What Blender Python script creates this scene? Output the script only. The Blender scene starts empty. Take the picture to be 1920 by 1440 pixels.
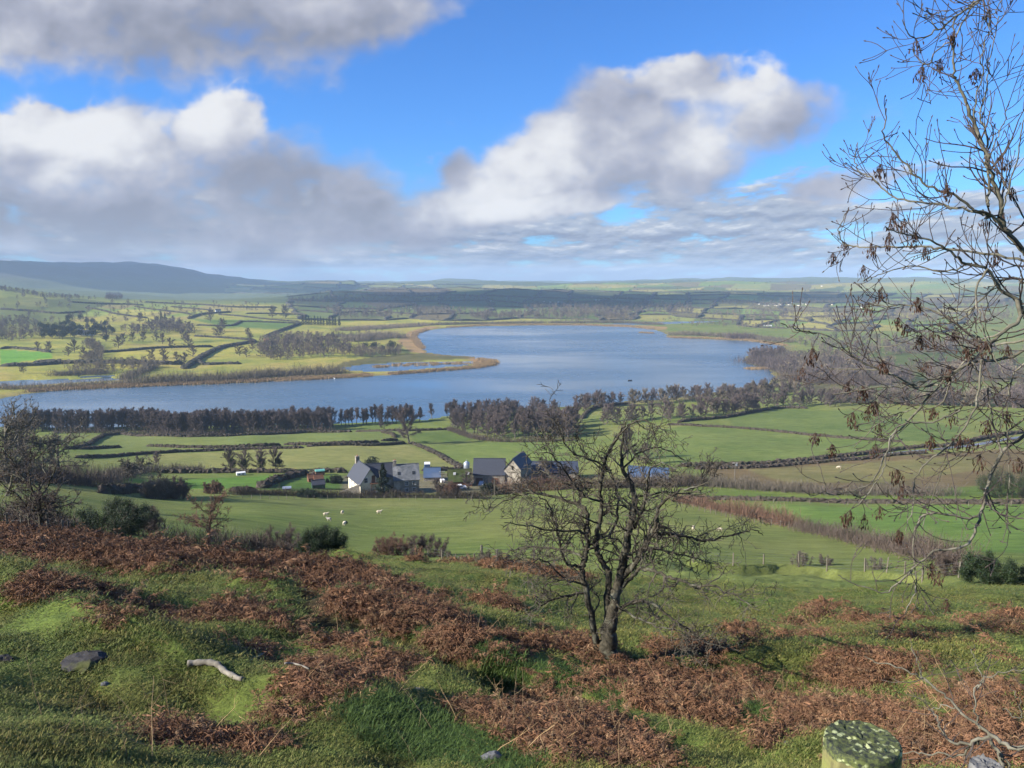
import bpy, bmesh, math, random
import numpy as np
from math import radians, sin, cos, pi
random.seed(7); RS = np.random.RandomState(7)
scene = bpy.context.scene
COL = scene.collection
# ------------------------------------------------------------------ camera geometry
EYE = np.array([0.0, 0.0, 100.0]); FPX = 1440.0; PITCH = radians(7.9)
SP, CP = sin(PITCH), cos(PITCH)
def raydir(px, py):
    X = (px-960)/FPX; U = -(py-720)/FPX
    return np.array([X, CP+U*SP, -SP+U*CP])
def ray(px, py):                      # azimuth and tangent of elevation
    d = raydir(px, py); h = math.hypot(d[0], d[1])
    return math.atan2(d[0], d[1]), d[2]/h
def P3(px, py, r):                    # world point at horizontal distance r
    a, t = ray(px, py)
    return np.array([r*sin(a), r*cos(a), 100.0+r*t])
def plane0(px, py, z=0.0):
    a, t = ray(px, py); r = (z-100.0)/t
    return np.array([r*sin(a), r*cos(a)])
# ------------------------------------------------------------------ object helpers
def tag(o, label=None, cat=None, group=None, kind=None):
    if label: o['label'] = label
    if cat: o['category'] = cat
    if group: o['group'] = group
    if kind: o['kind'] = kind
    return o
def mesh_np(name, V, Fs, mats=None, smooth=False):
    me = bpy.data.meshes.new(name)
    V = np.asarray(V, dtype=np.float32)
    if not isinstance(Fs, (list, tuple)): Fs = [Fs]
    Fs = [np.asarray(f, dtype=np.int32) for f in Fs if len(f)]
    me.vertices.add(len(V)); me.vertices.foreach_set('co', V.ravel())
    loops = np.concatenate([f.ravel() for f in Fs]); tot = np.concatenate([np.full(len(f), f.shape[1], np.int32) for f in Fs])
    start = np.concatenate([[0], np.cumsum(tot)[:-1]]).astype(np.int32)
    me.loops.add(len(loops)); me.loops.foreach_set('vertex_index', loops)
    me.polygons.add(len(tot)); me.polygons.foreach_set('loop_start', start); me.polygons.foreach_set('loop_total', tot)
    me.polygons.foreach_set('use_smooth', np.full(len(tot), bool(smooth)))
    me.update(calc_edges=True); me.validate()
    for m in (mats or []): me.materials.append(m)
    return me
def link(name, me, parent=None, loc=None, rz=0.0):
    o = bpy.data.objects.new(name, me); COL.objects.link(o)
    if loc is not None: o.location = tuple(float(c) for c in loc)
    if rz: o.rotation_euler = (0, 0, rz)
    if parent: o.parent = parent
    return o
def empty(name, loc, rz=0.0):
    o = link(name, None, None, loc, rz); o.empty_display_size = .5
    return o
class MB:                             # collects shapes in one mesh
    def __init__(s): s.V = []; s.F = {}; s.n = 0
    def add(s, V, F):
        V = np.asarray(V, float)
        Fl = F if isinstance(F, list) and len(F) and isinstance(F[0], np.ndarray) else None
        if Fl is None:
            for f in F: s.F.setdefault(len(f), []).append(np.asarray([f])+s.n)
        else:
            for f in Fl:
                if len(f): s.F.setdefault(f.shape[1], []).append(f+s.n)
        s.V.append(V); s.n += len(V); return s
    def box(s, c, d, rz=0.0):
        x, y, z = np.asarray(d)/2.0
        V = np.array([[-x,-y,-z],[x,-y,-z],[x,y,-z],[-x,y,-z],[-x,-y,z],[x,-y,z],[x,y,z],[-x,y,z]])
        if rz:
            R = np.array([[cos(rz),-sin(rz),0],[sin(rz),cos(rz),0],[0,0,1]]); V = V@R.T
        return s.add(V+np.asarray(c), [(0,3,2,1),(4,5,6,7),(0,1,5,4),(1,2,6,5),(2,3,7,6),(3,0,4,7)])
    def tube(s, pts, rad, k=6):
        V, F = tubes([(np.asarray(pts, float), np.asarray(rad, float))], k); return s.add(V, [F])
    def cyl(s, p0, p1, r0, r1=None, k=10):
        r1 = r0 if r1 is None else r1
        p0 = np.asarray(p0, float); p1 = np.asarray(p1, float)
        return s.tube([p0, p0, p1, p1], [1e-4, r0, r1, 1e-4], k)
    def mesh(s, name, mats, smooth=False):
        return mesh_np(name, np.concatenate(s.V), [np.concatenate(f) for f in s.F.values()], mats, smooth)
    def build(s, name, mat, parent=None, loc=None, rz=0.0, smooth=False):
        return link(name, s.mesh(name, [mat], smooth), parent, loc, rz)
def norm(a): return a/np.maximum(np.linalg.norm(a, axis=-1, keepdims=True), 1e-9)
def tubes(polys, k=5):
    groups = {}
    for P, R in polys: groups.setdefault(len(P), []).append((P, R))
    VV = []; FF = []; off = 0
    ang = np.arange(k)*2*pi/k; ca, sa = np.cos(ang), np.sin(ang)
    for n, lst in groups.items():
        P = np.array([p for p, _ in lst], float); R = np.array([r for _, r in lst], float)
        m = len(P)
        T = np.empty_like(P); T[:, 1:-1] = P[:, 2:]-P[:, :-2]; T[:, 0] = P[:, 1]-P[:, 0]; T[:, -1] = P[:, -1]-P[:, -2]
        big = P[:, -1]-P[:, 0]; z0 = np.linalg.norm(T, axis=2) < 1e-7; T[z0] = np.repeat(big[:, None], n, 1)[z0]
        T = norm(T); mt = norm(T.mean(1))
        ref = np.where((np.abs(mt[:, 2]) > .7)[:, None], np.array([1., .13, 0]), np.array([.1, .05, 1.]))
        u = norm(np.cross(T, ref[:, None, :])); v = np.cross(T, u)
        ring = P[:, :, None, :]+R[:, :, None, None]*(ca[None, None, :, None]*u[:, :, None, :]+sa[None, None, :, None]*v[:, :, None, :])
        VV.append(ring.reshape(-1, 3))
        base = (np.arange(m)*n*k)[:, None, None]+(np.arange(n-1)*k)[None, :, None]
        j = np.arange(k)[None, None, :]; j2 = (j+1) % k
        F = np.stack([base+j, base+j2, base+k+j2, base+k+j], -1).reshape(-1, 4)+off
        FF.append(F); off += m*n*k
    return np.concatenate(VV), np.concatenate(FF)
def tris(B, D, L, W, rs):             # thin triangles: base points, directions, lengths, widths
    n = len(B); D = norm(D); q = norm(np.cross(D, rs.normal(size=(n, 3))))
    L = np.broadcast_to(L, n)[:, None]; W = np.broadcast_to(W, n)[:, None]
    V = np.stack([B-q*W/2, B+q*W/2, B+D*L], 1).reshape(-1, 3)
    return V, np.arange(3*n).reshape(-1, 3)
# value noise
_TAB = np.random.RandomState(3).rand(256, 256)
def vnoise(x, y, s=0):
    x = x+s*17.3; y = y+s*31.7
    xi = np.floor(x).astype(int); yi = np.floor(y).astype(int); fx = x-xi; fy = y-yi
    fx = fx*fx*fx*(fx*(fx*6-15)+10); fy = fy*fy*fy*(fy*(fy*6-15)+10)
    g = lambda a, b: _TAB[a & 255, b & 255]
    return (g(xi, yi)*(1-fx)+g(xi+1, yi)*fx)*(1-fy)+(g(xi, yi+1)*(1-fx)+g(xi+1, yi+1)*fx)*fy-.5
def fbm(x, y, s=0, o=4):
    r = 0; a = 1.0
    for i in range(o): r = r+a*vnoise(x*2**i, y*2**i, s+i); a *= .5
    return r
def smooth01(e0, e1, x):
    t = np.clip((x-e0)/(e1-e0), 0, 1); return t*t*(3-2*t)
def inpoly(x, y, poly):
    r = np.zeros(x.shape, bool); poly = np.asarray(poly); n = len(poly)
    for i in range(n):
        x1, y1 = poly[i]; x2, y2 = poly[(i+1) % n]
        if y1 == y2: continue
        r ^= ((y1 > y) != (y2 > y)) & (x < (x2-x1)*(y-y1)/(y2-y1)+x1)
    return r
def segdist(x, y, poly, closed=False):
    poly = np.asarray(poly, float); n = len(poly); d = np.full(x.shape, 1e18)
    for i in range(n if closed else n-1):
        a = poly[i]; b = poly[(i+1) % n]; ab = b-a; L = max(ab@ab, 1e-9)
        t = np.clip(((x-a[0])*ab[0]+(y-a[1])*ab[1])/L, 0, 1)
        d = np.minimum(d, (x-a[0]-t*ab[0])**2+(y-a[1]-t*ab[1])**2)
    return np.sqrt(d)
def resample(P, step):
    P = np.asarray(P, float); d = np.r_[0, np.cumsum(np.linalg.norm(np.diff(P, axis=0), axis=1))]
    n = max(2, int(round(d[-1]/step))+1); q = np.linspace(0, d[-1], n)
    return np.stack([np.interp(q, d, P[:, i]) for i in range(P.shape[1])], 1)
def smoothline(P, n=8):               # Catmull-Rom through points
    P = np.asarray(P, float)
    if len(P) < 3: return P
    Q = np.vstack([2*P[0]-P[1], P, 2*P[-1]-P[-2]]); out = []
    for i in range(1, len(Q)-2):
        p0, p1, p2, p3 = Q[i-1:i+3]
        for t in np.arange(n)/n:
            out.append(.5*((2*p1)+(p2-p0)*t+(2*p0-5*p1+4*p2-p3)*t*t+(-p0+3*p1-3*p2+p3)*t**3))
    out.append(P[-1]); return np.array(out)
SUN_EL_DEG, SUN_AZ_DEG, SUN_E = 26.0, -108.0, 5.0
SKY_S, SKY_K, SKY_TINT = .08, 4.7, (.36, .68, 1.08)
HAZE_D, HAZE_C = 9e-5, (.56, .77, 1.0)
EXPO = 1.25
CLOUD_SHADE = [((-4, 2, 95), 1000, 110, 70, 1, .022), ((200, 3000, 20), 1300, 2300, 1100, 2, .26), ((-3500, 5600, 100), 1300, 3200, 2400, 3, .75)]
# ------------------------------------------------------------------ terrain: control points (pixel column, pixel row, horizontal distance)
CT = {
 0: [(1440,3.6),(1340,5),(1240,7.5),(1150,11.5),(1090,16),(1045,23),(1022,28),(1026,36),(990,48),(960,85),(930,140),(900,210),(870,300),(840,400),(815,520),(800,605),
     (715,870),(680,1050),(650,1250),(620,1500),(590,1800),(560,2150),(537,2450),(556,3200),(530,4400),(513,5200),(492,7500),(520,11000)],
 300: [(1440,3.8),(1340,5.2),(1250,8),(1160,13),(1100,18),(1060,24),(1042,29),(1060,38),(1035,60),(985,100),(950,160),(925,215),(900,265),(870,320),(840,400),(818,470),(805,535),
     (700,870),(680,970),(650,1190),(620,1450),(595,1750),(575,2100),(562,2600),(566,3300),(545,4500),(530,5500),(496,7500),(521,11000)],
 480: [(1440,3.9),(1330,5.6),(1240,8.5),(1155,13.7),(1100,19),(1070,25),(1060,29),(1072,40),(1045,65),(1000,105),(955,160),(920,225),(893,270),(865,320),(838,380),(815,455),(800,530),
     (690,890),(660,1100),(640,1250),(610,1550),(590,1850),(572,2300),(560,2900),(560,3600),(548,4800),(533,7500),(528,11000)],
 640: [(1440,4),(1330,5.8),(1230,9),(1150,14.5),(1112,19.5),(1085,27),(1055,34),(1041,40),(1066,55),(1052,75),(1035,95),(1010,118),(970,160),(935,212),(927,225),(890,270),(860,320),(835,370),(812,440),(797,520),
     (672,950),(650,1110),(630,1300),(610,1600),(590,1950),(575,2400),(560,2800),(548,3300),(552,4200),(538,5500),(530,7500),(530,11000)],
 960: [(1440,4.2),(1340,6.2),(1270,9),(1200,14),(1140,21),(1095,30),(1068,38),(1056,44),(1078,60),(1050,86),(1020,108),(1000,125),(960,170),(935,212),(905,250),(880,290),(850,345),(825,400),(800,470),(783,540),
     (597,1850),(586,2100),(570,2600),(555,3000),(546,3300),(552,4200),(537,5500),(530,7500),(530,11000)],
 1280: [(1440,4.2),(1360,6.2),(1290,9.5),(1240,14),(1200,19),(1160,27),(1120,38),(1085,55),(1062,75),(1040,88),(1010,112),(985,140),(955,180),(935,205),(915,230),(890,265),(875,290),(840,350),(800,430),(775,500),(760,570),
     (622,1480),(600,1800),(585,2200),(570,2600),(556,3100),(545,3600),(539,4200),(533,5500),(528,8000),(530,11000)],
 1600: [(1440,4),(1380,5.5),(1310,8.5),(1250,13),(1210,17.5),(1180,23),(1150,32),(1110,48),(1075,75),(1055,90),(1020,120),(990,145),(950,190),(920,230),(890,275),(860,330),(830,390),(800,460),(770,540),(745,640),(720,760),
     (700,850),(680,960),(655,1130),(630,1380),(605,1780),(585,2300),(568,2900),(555,3500),(545,4300),(535,5500),(525,7500),(530,11000)],
 1920: [(1440,3.8),(1390,5),(1310,8),(1250,12.5),(1210,17),(1175,23),(1140,33),(1110,46),(1080,68),(1050,95),(1010,130),(975,165),(945,200),(915,240),(890,280),(860,340),(830,410),(800,490),(770,580),(740,700),(720,800),
     (700,890),(680,1000),(655,1180),(630,1420),(605,1800),(585,2250),(565,2900),(550,3500),(542,4300),(532,6000),(522,7500),(530,11000)],
}
C = []
for px, rows in CT.items():
    for py, r in rows:
        r = r*(1+.38*min(1, max(0, (14-r)/10)))
        a, t = ray(px, py); C.append((a, math.log(r), t))
        if px == 0: C.append((a-.22, math.log(r), t))
        if px == 1920: C.append((a+.22, math.log(r), t))
    a, t = ray(px, 900); C.append((a, math.log(1.2), -1.66/1.2-.05))
    C.append((a, math.log(.45), -1.62/.45))
for px in (300, 480, 640, 800, 960, 1130, 1280, 1400):   # lake and marsh bed
    a = ray(px, 650)[0]
    rr = {300: (640, 760), 480: (640, 780), 640: (620, 780), 800: (650, 850, 1050), 960: (650, 900, 1250, 1550), 1130: (680, 900, 1250, 1550), 1280: (750, 1000, 1250), 1400: (800, 1000, 1250)}[px]
    for r in rr: C.append((a, math.log(r), -100.5/r))
C = np.array(C); KA = 4.0
Q = np.stack([C[:, 0]*KA, C[:, 1]], 1)
def tps(d2): return .5*d2*np.log(d2+1e-12)
def rbf_fit(Q, f, lam=2e-4):
    n = len(Q); A = tps(((Q[:, None]-Q[None])**2).sum(-1))+lam*np.eye(n)
    Pm = np.c_[np.ones(n), Q]; M = np.block([[A, Pm], [Pm.T, np.zeros((3, 3))]])
    return np.linalg.solve(M, np.r_[f, np.zeros(3)])
# t * r^0.5-like weighting keeps the fit even over the whole range
wgt = lambda s: 1.0/(1.2*np.exp(-s)+.05)
W = rbf_fit(Q, C[:, 2]*wgt(C[:, 1]))
def rbf(a, s):
    q = np.stack([a*KA, s], -1).reshape(-1, 2); out = np.empty(len(q))
    for i in range(0, len(q), 20000):
        b = q[i:i+20000]; d2 = ((b[:, None]-Q[None])**2).sum(-1)
        out[i:i+20000] = tps(d2)@W[:-3]+W[-3]+b@W[-2:]
    return out.reshape(a.shape)/wgt(s)
NA_, NS_ = 820, 720
A_f = np.linspace(-.80, .80, NA_)
A_b = np.linspace(.80, 2*pi-.80, 72)[1:-1]
S_ = np.linspace(math.log(.5), math.log(13500), NS_)
ac = np.linspace(-.80, .80, 206)
Tc = rbf(*np.meshgrid(ac, S_, indexing='ij'))
Tf = np.empty((NA_, NS_))
for j in range(NS_): Tf[:, j] = np.interp(A_f, ac, Tc[:, j])
RR_ = np.exp(S_)
Zf = 100+Tf*RR_
# behind and beside the camera: the hillside carries on
back = 98.35+.10*np.minimum(RR_, 250)-.0*RR_
Zb = np.empty((len(A_b), NS_))
for i, a in enumerate(A_b):
    e = min(a-.80, (2*pi-.80)-a); w = float(smooth01(0, .9, np.array(e)))
    side = Zf[-1] if a < pi else Zf[0]
    Zb[i] = side*(1-w)+back*w
AZ = np.r_[A_f, A_b]; ZZ = np.vstack([Zf, Zb])
XX = np.sin(AZ)[:, None]*RR_[None]; YY = np.cos(AZ)[:, None]*RR_[None]; RG = np.broadcast_to(RR_, XX.shape)
# relief detail
n_far = fbm(XX/900, YY/900, 5, 4)
ZZ = ZZ+smooth01(2400, 5200, RG)*n_far*62*(1-.65*np.exp(-((np.broadcast_to(AZ[:, None], RG.shape)+.26)/.11)**2)*smooth01(4500, 6000, RG))
ZZ = ZZ+smooth01(4300, 5600, RG)*(np.broadcast_to(AZ[:, None], RG.shape) < -.2)*(.5-np.abs(fbm(XX/1300, YY/700, 15, 4))*2)*46
ZZ = ZZ+smooth01(900, 2500, RG)*fbm(XX/260, YY/260, 9, 3)*6
ZZ = ZZ+smooth01(70, 160, RG)*(1-smooth01(450, 700, RG))*fbm(XX/40, YY/40, 2, 3)*.9
nearw = 1-smooth01(45, 110, RG)
_al, _ac = XX*.75-YY*.66, XX*.66+YY*.75      # grooves and sheep terraces running down across the near slope
ZZ = ZZ+(1-smooth01(34, 60, RG))*smooth01(3, 8, RG)*((.5-np.abs(fbm(_ac/3.6, _al/17, 71, 2))*2)*.42+fbm(_ac/1.1, _al/6, 73, 2)*.16)
ZZ = ZZ+nearw*smooth01(2, 9, RG)*(fbm(XX/4.5, YY/4.5, 1, 3)*.52)+nearw*(fbm(XX/.8, YY/.8, 4, 3)*.17*smooth01(1.5, 5, RG))
# ------------------------------------------------------------------ lake outline
LAKE_PX = [(-420,802),(0,802),(120,801),(300,800),(450,799),(620,796),(720,792),(800,787),(860,778),(950,770),(1080,762),(1200,752),(1300,742),(1380,732),(1440,722),(1456,710),(1452,700),(1440,690),(1415,684),(1398,676),(1400,668),(1440,663),(1468,660),
           (1470,650),(1440,643),(1400,639),(1324,635.5),(1256,633),(1249,625),(1225,617.5),(1180,613),(1093,610),(1000,610),(900,611.5),(840,614.5),(800,619),(778,626),(776,634),(783,645),(792,655),(805,662),(840,666),(890,668.5),
           (896,671),(886,673),(895,676),(915,677.5),(930,680),(925,684),(890,690.5),(800,697),(730,702),(690,705),(600,710),(480,716),(400,719.5),(250,725),(120,731),(60,737),(0,747),(-420,765)]
LAKE = np.array([plane0(*p) for p in LAKE_PX])
POOLS_PX = [[(640,689),(680,684),(735,680.5),(800,679),(850,677.5),(885,677),(890,681),(868,686),(800,691.5),(738,696.5),(700,697.5),(655,694)],
            [(-60,718),(40,713),(120,711),(230,708.5),(240,711.5),(160,716),(60,722),(-60,726)],
            [(1130,607.5),(1190,604.5),(1300,602),(1360,602.5),(1300,606),(1230,608.5),(1180,609.5)],
            [(150,705),(230,703.5),(245,705),(200,707),(150,708)]]
POOLS = [np.array([plane0(*p, z=.1) for p in q]) for q in POOLS_PX]
mid = (RG > 450) & (RG < 2300)
xm, ym, zm = XX[mid], YY[mid], ZZ[mid]
ins = inpoly(xm, ym, LAKE); sd = segdist(xm, ym, LAKE, True)
jit = 6*fbm(xm/25, ym/25, 7, 3)
sdj = np.where(ins, sd, -sd)+jit
low = smooth01(-90, -10, sdj)
zm = np.maximum(zm, .9)*(1-low)+low*np.clip(.9-.045*(sdj+20), -2.5, 1.6)
zm = np.where(sdj < 0, np.maximum(zm, .35), np.minimum(zm, -.02*sdj))
for q in POOLS:
    i2 = inpoly(xm, ym, q); s2 = segdist(xm, ym, q, True); s2 = np.where(i2, s2, -s2)+4*fbm(xm/14, ym/14, 8, 3)
    l2 = smooth01(-25, 0, s2); zm = zm*(1-l2)+l2*np.minimum(zm, .55); zm = np.where(s2 > 0, -.6, zm)
ZZ[mid] = zm
# worn track on the near bank
TRACK_PX = [(540,1082),(600,1108),(650,1132),(700,1160),(760,1192),(820,1228),(870,1262),(930,1288),(1000,1312),(1060,1330)]
def col_profile(az):
    if -.80 <= az <= .80:
        f = (az+.80)/1.6*(NA_-1); i = min(int(f), NA_-2); w = f-i; return ZZ[i]*(1-w)+ZZ[i+1]*w
    return ZZ[int(np.argmin(np.abs(np.angle(np.exp(1j*(AZ-az))))))]
def at(px, py, rmin=0.0):             # first terrain point under a pixel
    a, t = ray(px, py); p = (col_profile(a)-100)/RR_
    m = (p >= t) & (RR_ > max(rmin, 2.0)); k = int(np.argmax(m)) if m.any() else NS_-1
    if k == 0: k = 1
    d0, d1 = p[k-1]-t, p[k]-t; w = 0 if d1 == d0 else float(np.clip(-d0/(d1-d0), 0, 1))
    r = math.exp(S_[k-1]+(S_[k]-S_[k-1])*w); z = 100+((p[k-1]*(1-w)+p[k]*w))*r
    return np.array([r*sin(a), r*cos(a), z])
def ground_z(x, y):
    x = np.asarray(x, float); y = np.asarray(y, float); a = np.arctan2(x, y); s = np.log(np.maximum(np.hypot(x, y), .51))
    f = np.clip((a+.80)/1.6*(NA_-1), 0, NA_-1.001); i = f.astype(int); w = f-i
    g = np.clip((s-S_[0])/(S_[-1]-S_[0])*(NS_-1), 0, NS_-1.001); j = g.astype(int); v = g-j
    return (ZZ[i, j]*(1-w)+ZZ[i+1, j]*w)*(1-v)+(ZZ[i, j+1]*(1-w)+ZZ[i+1, j+1]*w)*v
TRACK = smoothline([at(*p)[:2] for p in TRACK_PX], 5)
nm = (RG < 40) & (np.abs(XX) < 20)
td = segdist(XX[nm], YY[nm], TRACK)+.25*fbm(XX[nm]/.6, YY[nm]/.6, 12, 3)
ZZ[nm] -= .30*(1-smooth01(.05, .85, td))
# low cut bank under the old stock fence
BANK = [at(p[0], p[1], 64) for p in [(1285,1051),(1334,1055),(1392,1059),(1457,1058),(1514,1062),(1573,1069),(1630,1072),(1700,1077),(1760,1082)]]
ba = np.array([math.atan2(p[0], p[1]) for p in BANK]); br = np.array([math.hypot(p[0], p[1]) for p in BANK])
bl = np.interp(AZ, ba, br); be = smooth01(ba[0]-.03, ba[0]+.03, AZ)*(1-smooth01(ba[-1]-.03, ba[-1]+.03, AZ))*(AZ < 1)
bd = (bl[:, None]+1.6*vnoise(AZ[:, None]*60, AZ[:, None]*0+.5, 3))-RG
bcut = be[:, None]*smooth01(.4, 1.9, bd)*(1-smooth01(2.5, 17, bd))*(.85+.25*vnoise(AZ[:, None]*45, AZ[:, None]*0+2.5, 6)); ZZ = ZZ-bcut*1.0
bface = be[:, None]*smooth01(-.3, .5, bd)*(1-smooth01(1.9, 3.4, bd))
# ------------------------------------------------------------------ materials
def nodemat(name):
    m = bpy.data.materials.new(name); m.use_nodes = True
    nt = m.node_tree; b = nt.nodes['Principled BSDF']; return m, nt, b
def nn(nt, typ, **kw):
    n = nt.nodes.new(typ)
    for k, v in kw.items():
        if k in n.inputs: n.inputs[k].default_value = v
        else: setattr(n, k, v)
    return n
def mixrgb(nt, fac, a, b, mode='MIX'):
    n = nt.nodes.new('ShaderNodeMix'); n.data_type = 'RGBA'; n.blend_type = mode
    for i, v in ((0, fac), (6, a), (7, b)):
        if hasattr(v, 'is_linked') or hasattr(v, 'links'): nt.links.new(v, n.inputs[i])
        elif i == 0: n.inputs[0].default_value = v
        else: n.inputs[i].default_value = tuple(v)+((1,) if len(v) == 3 else ())
    return n.outputs[2]
def noise_out(nt, scale, detail=4, rough=.55, vec=None, out='Fac'):
    n = nn(nt, 'ShaderNodeTexNoise'); n.inputs['Scale'].default_value = scale; n.inputs['Detail'].default_value = detail; n.inputs['Roughness'].default_value = rough
    if vec is not None: nt.links.new(vec, n.inputs['Vector'])
    return n.outputs[out]
def ramp(nt, fac, lo, hi, a=0.0, b=1.0):
    n = nn(nt, 'ShaderNodeMapRange'); n.inputs['From Min'].default_value = lo; n.inputs['From Max'].default_value = hi
    n.inputs['To Min'].default_value = a; n.inputs['To Max'].default_value = b; nt.links.new(fac, n.inputs['Value']); return n.outputs[0]
def simple_mat(name, c1, c2=None, scale=3.0, rough=.85, c3=None, bump=0.0, inst=False, spec=.3, metal=0.0, stretch=None):
    m, nt, b = nodemat(name); c2 = c2 or tuple(x*.7 for x in c1)
    tc = nn(nt, 'ShaderNodeTexCoord'); vec = tc.outputs['Object']
    if stretch:
        mp = nn(nt, 'ShaderNodeMapping'); mp.inputs['Scale'].default_value = stretch; nt.links.new(vec, mp.inputs['Vector']); vec = mp.outputs[0]
    f = noise_out(nt, scale, 5, .6, vec)
    col = mixrgb(nt, ramp(nt, f, .35, .65), c1, c2)
    if c3:
        f2 = noise_out(nt, scale*.31, 3, .6, vec); col = mixrgb(nt, ramp(nt, f2, .52, .66), col, c3)
    if inst:
        oi = nn(nt, 'ShaderNodeObjectInfo'); col = mixrgb(nt, 1.0, col, mixrgb(nt, oi.outputs['Random'], (.62, .64, .66), (1.3, 1.25, 1.2)), 'MULTIPLY')
    nt.links.new(col, b.inputs['Base Color']); b.inputs['Roughness'].default_value = rough
    b.inputs['Specular IOR Level'].default_value = spec; b.inputs['Metallic'].default_value = metal
    if bump:
        bn = nn(nt, 'ShaderNodeBump'); bn.inputs['Strength'].default_value = bump; bn.inputs['Distance'].default_value = .03
        nt.links.new(f, bn.inputs['Height']); nt.links.new(bn.outputs[0], b.inputs['Normal'])
    return m
M = {}
M['bark'] = simple_mat('bark', (.13,.115,.09), (.05,.045,.036), 30, .9, (.19,.19,.15), .5)
M['ash_bark'] = simple_mat('ash_bark', (.16,.15,.11), (.075,.07,.05), 14, .85, (.21,.20,.155), .35)
M['ash_twig'] = simple_mat('ash_twig', (.10,.08,.068), (.04,.03,.03), 6, .8)
M['hawthorn'] = simple_mat('hawthorn_bark', (.085,.075,.052), (.032,.03,.021), 16, .9, (.15,.15,.11), .5)
M['twig_haw'] = simple_mat('hawthorn_twig', (.115,.10,.075), (.05,.043,.034), 5, .85)
M['wood_trunk'] = simple_mat('pale_trunk', (.13,.12,.10), (.06,.055,.05), 2, .9, inst=True)
M['wood_crown'] = simple_mat('winter_twigs', (.135,.108,.102), (.085,.068,.066), .6, .9, inst=True)
M['willow_crown'] = simple_mat('willow_twigs', (.22,.185,.135), (.125,.105,.08), .5, .9, inst=True)
M['evergreen'] = simple_mat('evergreen_leaves', (.022,.042,.02), (.012,.022,.012), 2, .7, inst=True)
M['ivy'] = simple_mat('ivy_leaves', (.035,.06,.022), (.015,.028,.012), 3, .6)
M['twig_near'] = simple_mat('shrub_twigs', (.12,.092,.075), (.06,.047,.04), 1.2, .9)
M['twig_red'] = simple_mat('reddish_twigs', (.17,.095,.065), (.09,.06,.045), 1.0, .9)
M['twig_grey'] = simple_mat('grey_twigs', (.145,.125,.10), (.075,.065,.055), 1.0, .9)
M['hedge'] = simple_mat('hedge_twigs', (.075,.058,.045), (.04,.034,.027), 1.4, .95, (.06,.06,.035))
M['hedge_far'] = simple_mat('far_hedge_twigs', (.055,.05,.038), (.033,.034,.025), .15, .95, (.075,.065,.045))
M['bracken'] = simple_mat('dead_bracken', (.25,.135,.075), (.11,.058,.033), 2.5, .85, (.31,.205,.115), inst=True)
M['straw'] = simple_mat('dry_stalks', (.42,.31,.17), (.25,.17,.085), 2, .8, inst=True)
M['grass'] = simple_mat('grass_blades', (.13,.175,.042), (.085,.122,.03), 1.5, .7, (.26,.23,.085), inst=True, spec=.2)
def turf_blades(m):
    nt = m.node_tree; b = nt.nodes['Principled BSDF']; src = b.inputs['Base Color'].links[0].from_socket; pos = nn(nt, 'ShaderNodeNewGeometry').outputs['Position']
    c = mixrgb(nt, ramp(nt, noise_out(nt, .55, 4, .6, pos), .42, .64), src, mixrgb(nt, 1.0, src, (1.35, 1.05, 1.05), 'MULTIPLY')); c = mixrgb(nt, ramp(nt, noise_out(nt, 1.7, 4, .6, pos), .52, .68), c, mixrgb(nt, 1.0, c, (.55, .5, .55), 'MULTIPLY')); nt.links.new(c, b.inputs['Base Color'])
turf_blades(M['grass'])
M['lush'] = simple_mat('lush_grass_blades', (.075,.125,.028), (.045,.08,.02), 1.5, .6, inst=True, spec=.2)
M['reed'] = simple_mat('dry_reeds', (.33,.235,.125), (.20,.14,.08), .3, .9)
M['stone'] = simple_mat('stone_wall', (.30,.27,.22), (.16,.145,.125), 1.8, .9, (.36,.33,.28), .4)
M['cream'] = simple_mat('cream_render', (.78,.72,.56), (.64,.57,.43), .8, .9, (.42,.38,.3), .15)
M['slate'] = simple_mat('blue_slate', (.055,.062,.082), (.035,.04,.055), 2.5, .6, stretch=(1, 1, 4))
M['slate_old'] = simple_mat('lichened_slate', (.16,.17,.185), (.08,.09,.10), .8, .75, (.24,.24,.24))
M['moss_roof'] = simple_mat('mossy_roof', (.055,.075,.02), (.03,.04,.014), .8, .95, (.07,.06,.035))
M['blue_sheet'] = simple_mat('blue_sheet_roof', (.06,.10,.18), (.045,.075,.135), .3, .6, (.10,.13,.19))
M['blue_dark'] = simple_mat('dark_blue_roof', (.05,.062,.095), (.035,.045,.07), .4, .6)
M['blue_paint'] = simple_mat('blue_paint', (.06,.16,.42), (.05,.12,.34), 1, .5)
M['white'] = simple_mat('white_paint', (.75,.76,.77), (.6,.61,.62), .8, .5)
M['galv'] = simple_mat('galvanised_steel', (.42,.47,.54), (.3,.35,.42), 1.2, .45, metal=.5)
M['dark'] = simple_mat('dark_opening', (.02,.02,.022), (.012,.012,.014), 2, .4)
M['glass'] = simple_mat('dark_window_glass', (.02,.025,.03), (.03,.035,.045), 2, .12, spec=.6)
M['wood_brown'] = simple_mat('brown_boards', (.17,.085,.05), (.10,.05,.035), 2, .8, stretch=(1, 1, 8))
M['wood_red'] = simple_mat('orange_boards', (.36,.17,.10), (.26,.12,.075), 2, .8, stretch=(1, 1, 8))
M['green_board'] = simple_mat('dark_green_boards', (.02,.055,.04), (.014,.04,.03), 2, .7, stretch=(1, 1, 8))
M['teal'] = simple_mat('teal_tarpaulin', (.14,.38,.33), (.10,.30,.27), .8, .6)
M['post_grey'] = simple_mat('weathered_fence_wood', (.17,.15,.12), (.10,.09,.07), 5, .9, stretch=(1, 1, .2))
M['wire'] = simple_mat('fence_wire', (.2,.2,.2), (.14,.14,.14), 3, .6, metal=.4)
M['fleece'] = simple_mat('sheep_fleece', (.50,.44,.33), (.38,.33,.25), 9, .95, bump=.6)
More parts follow.
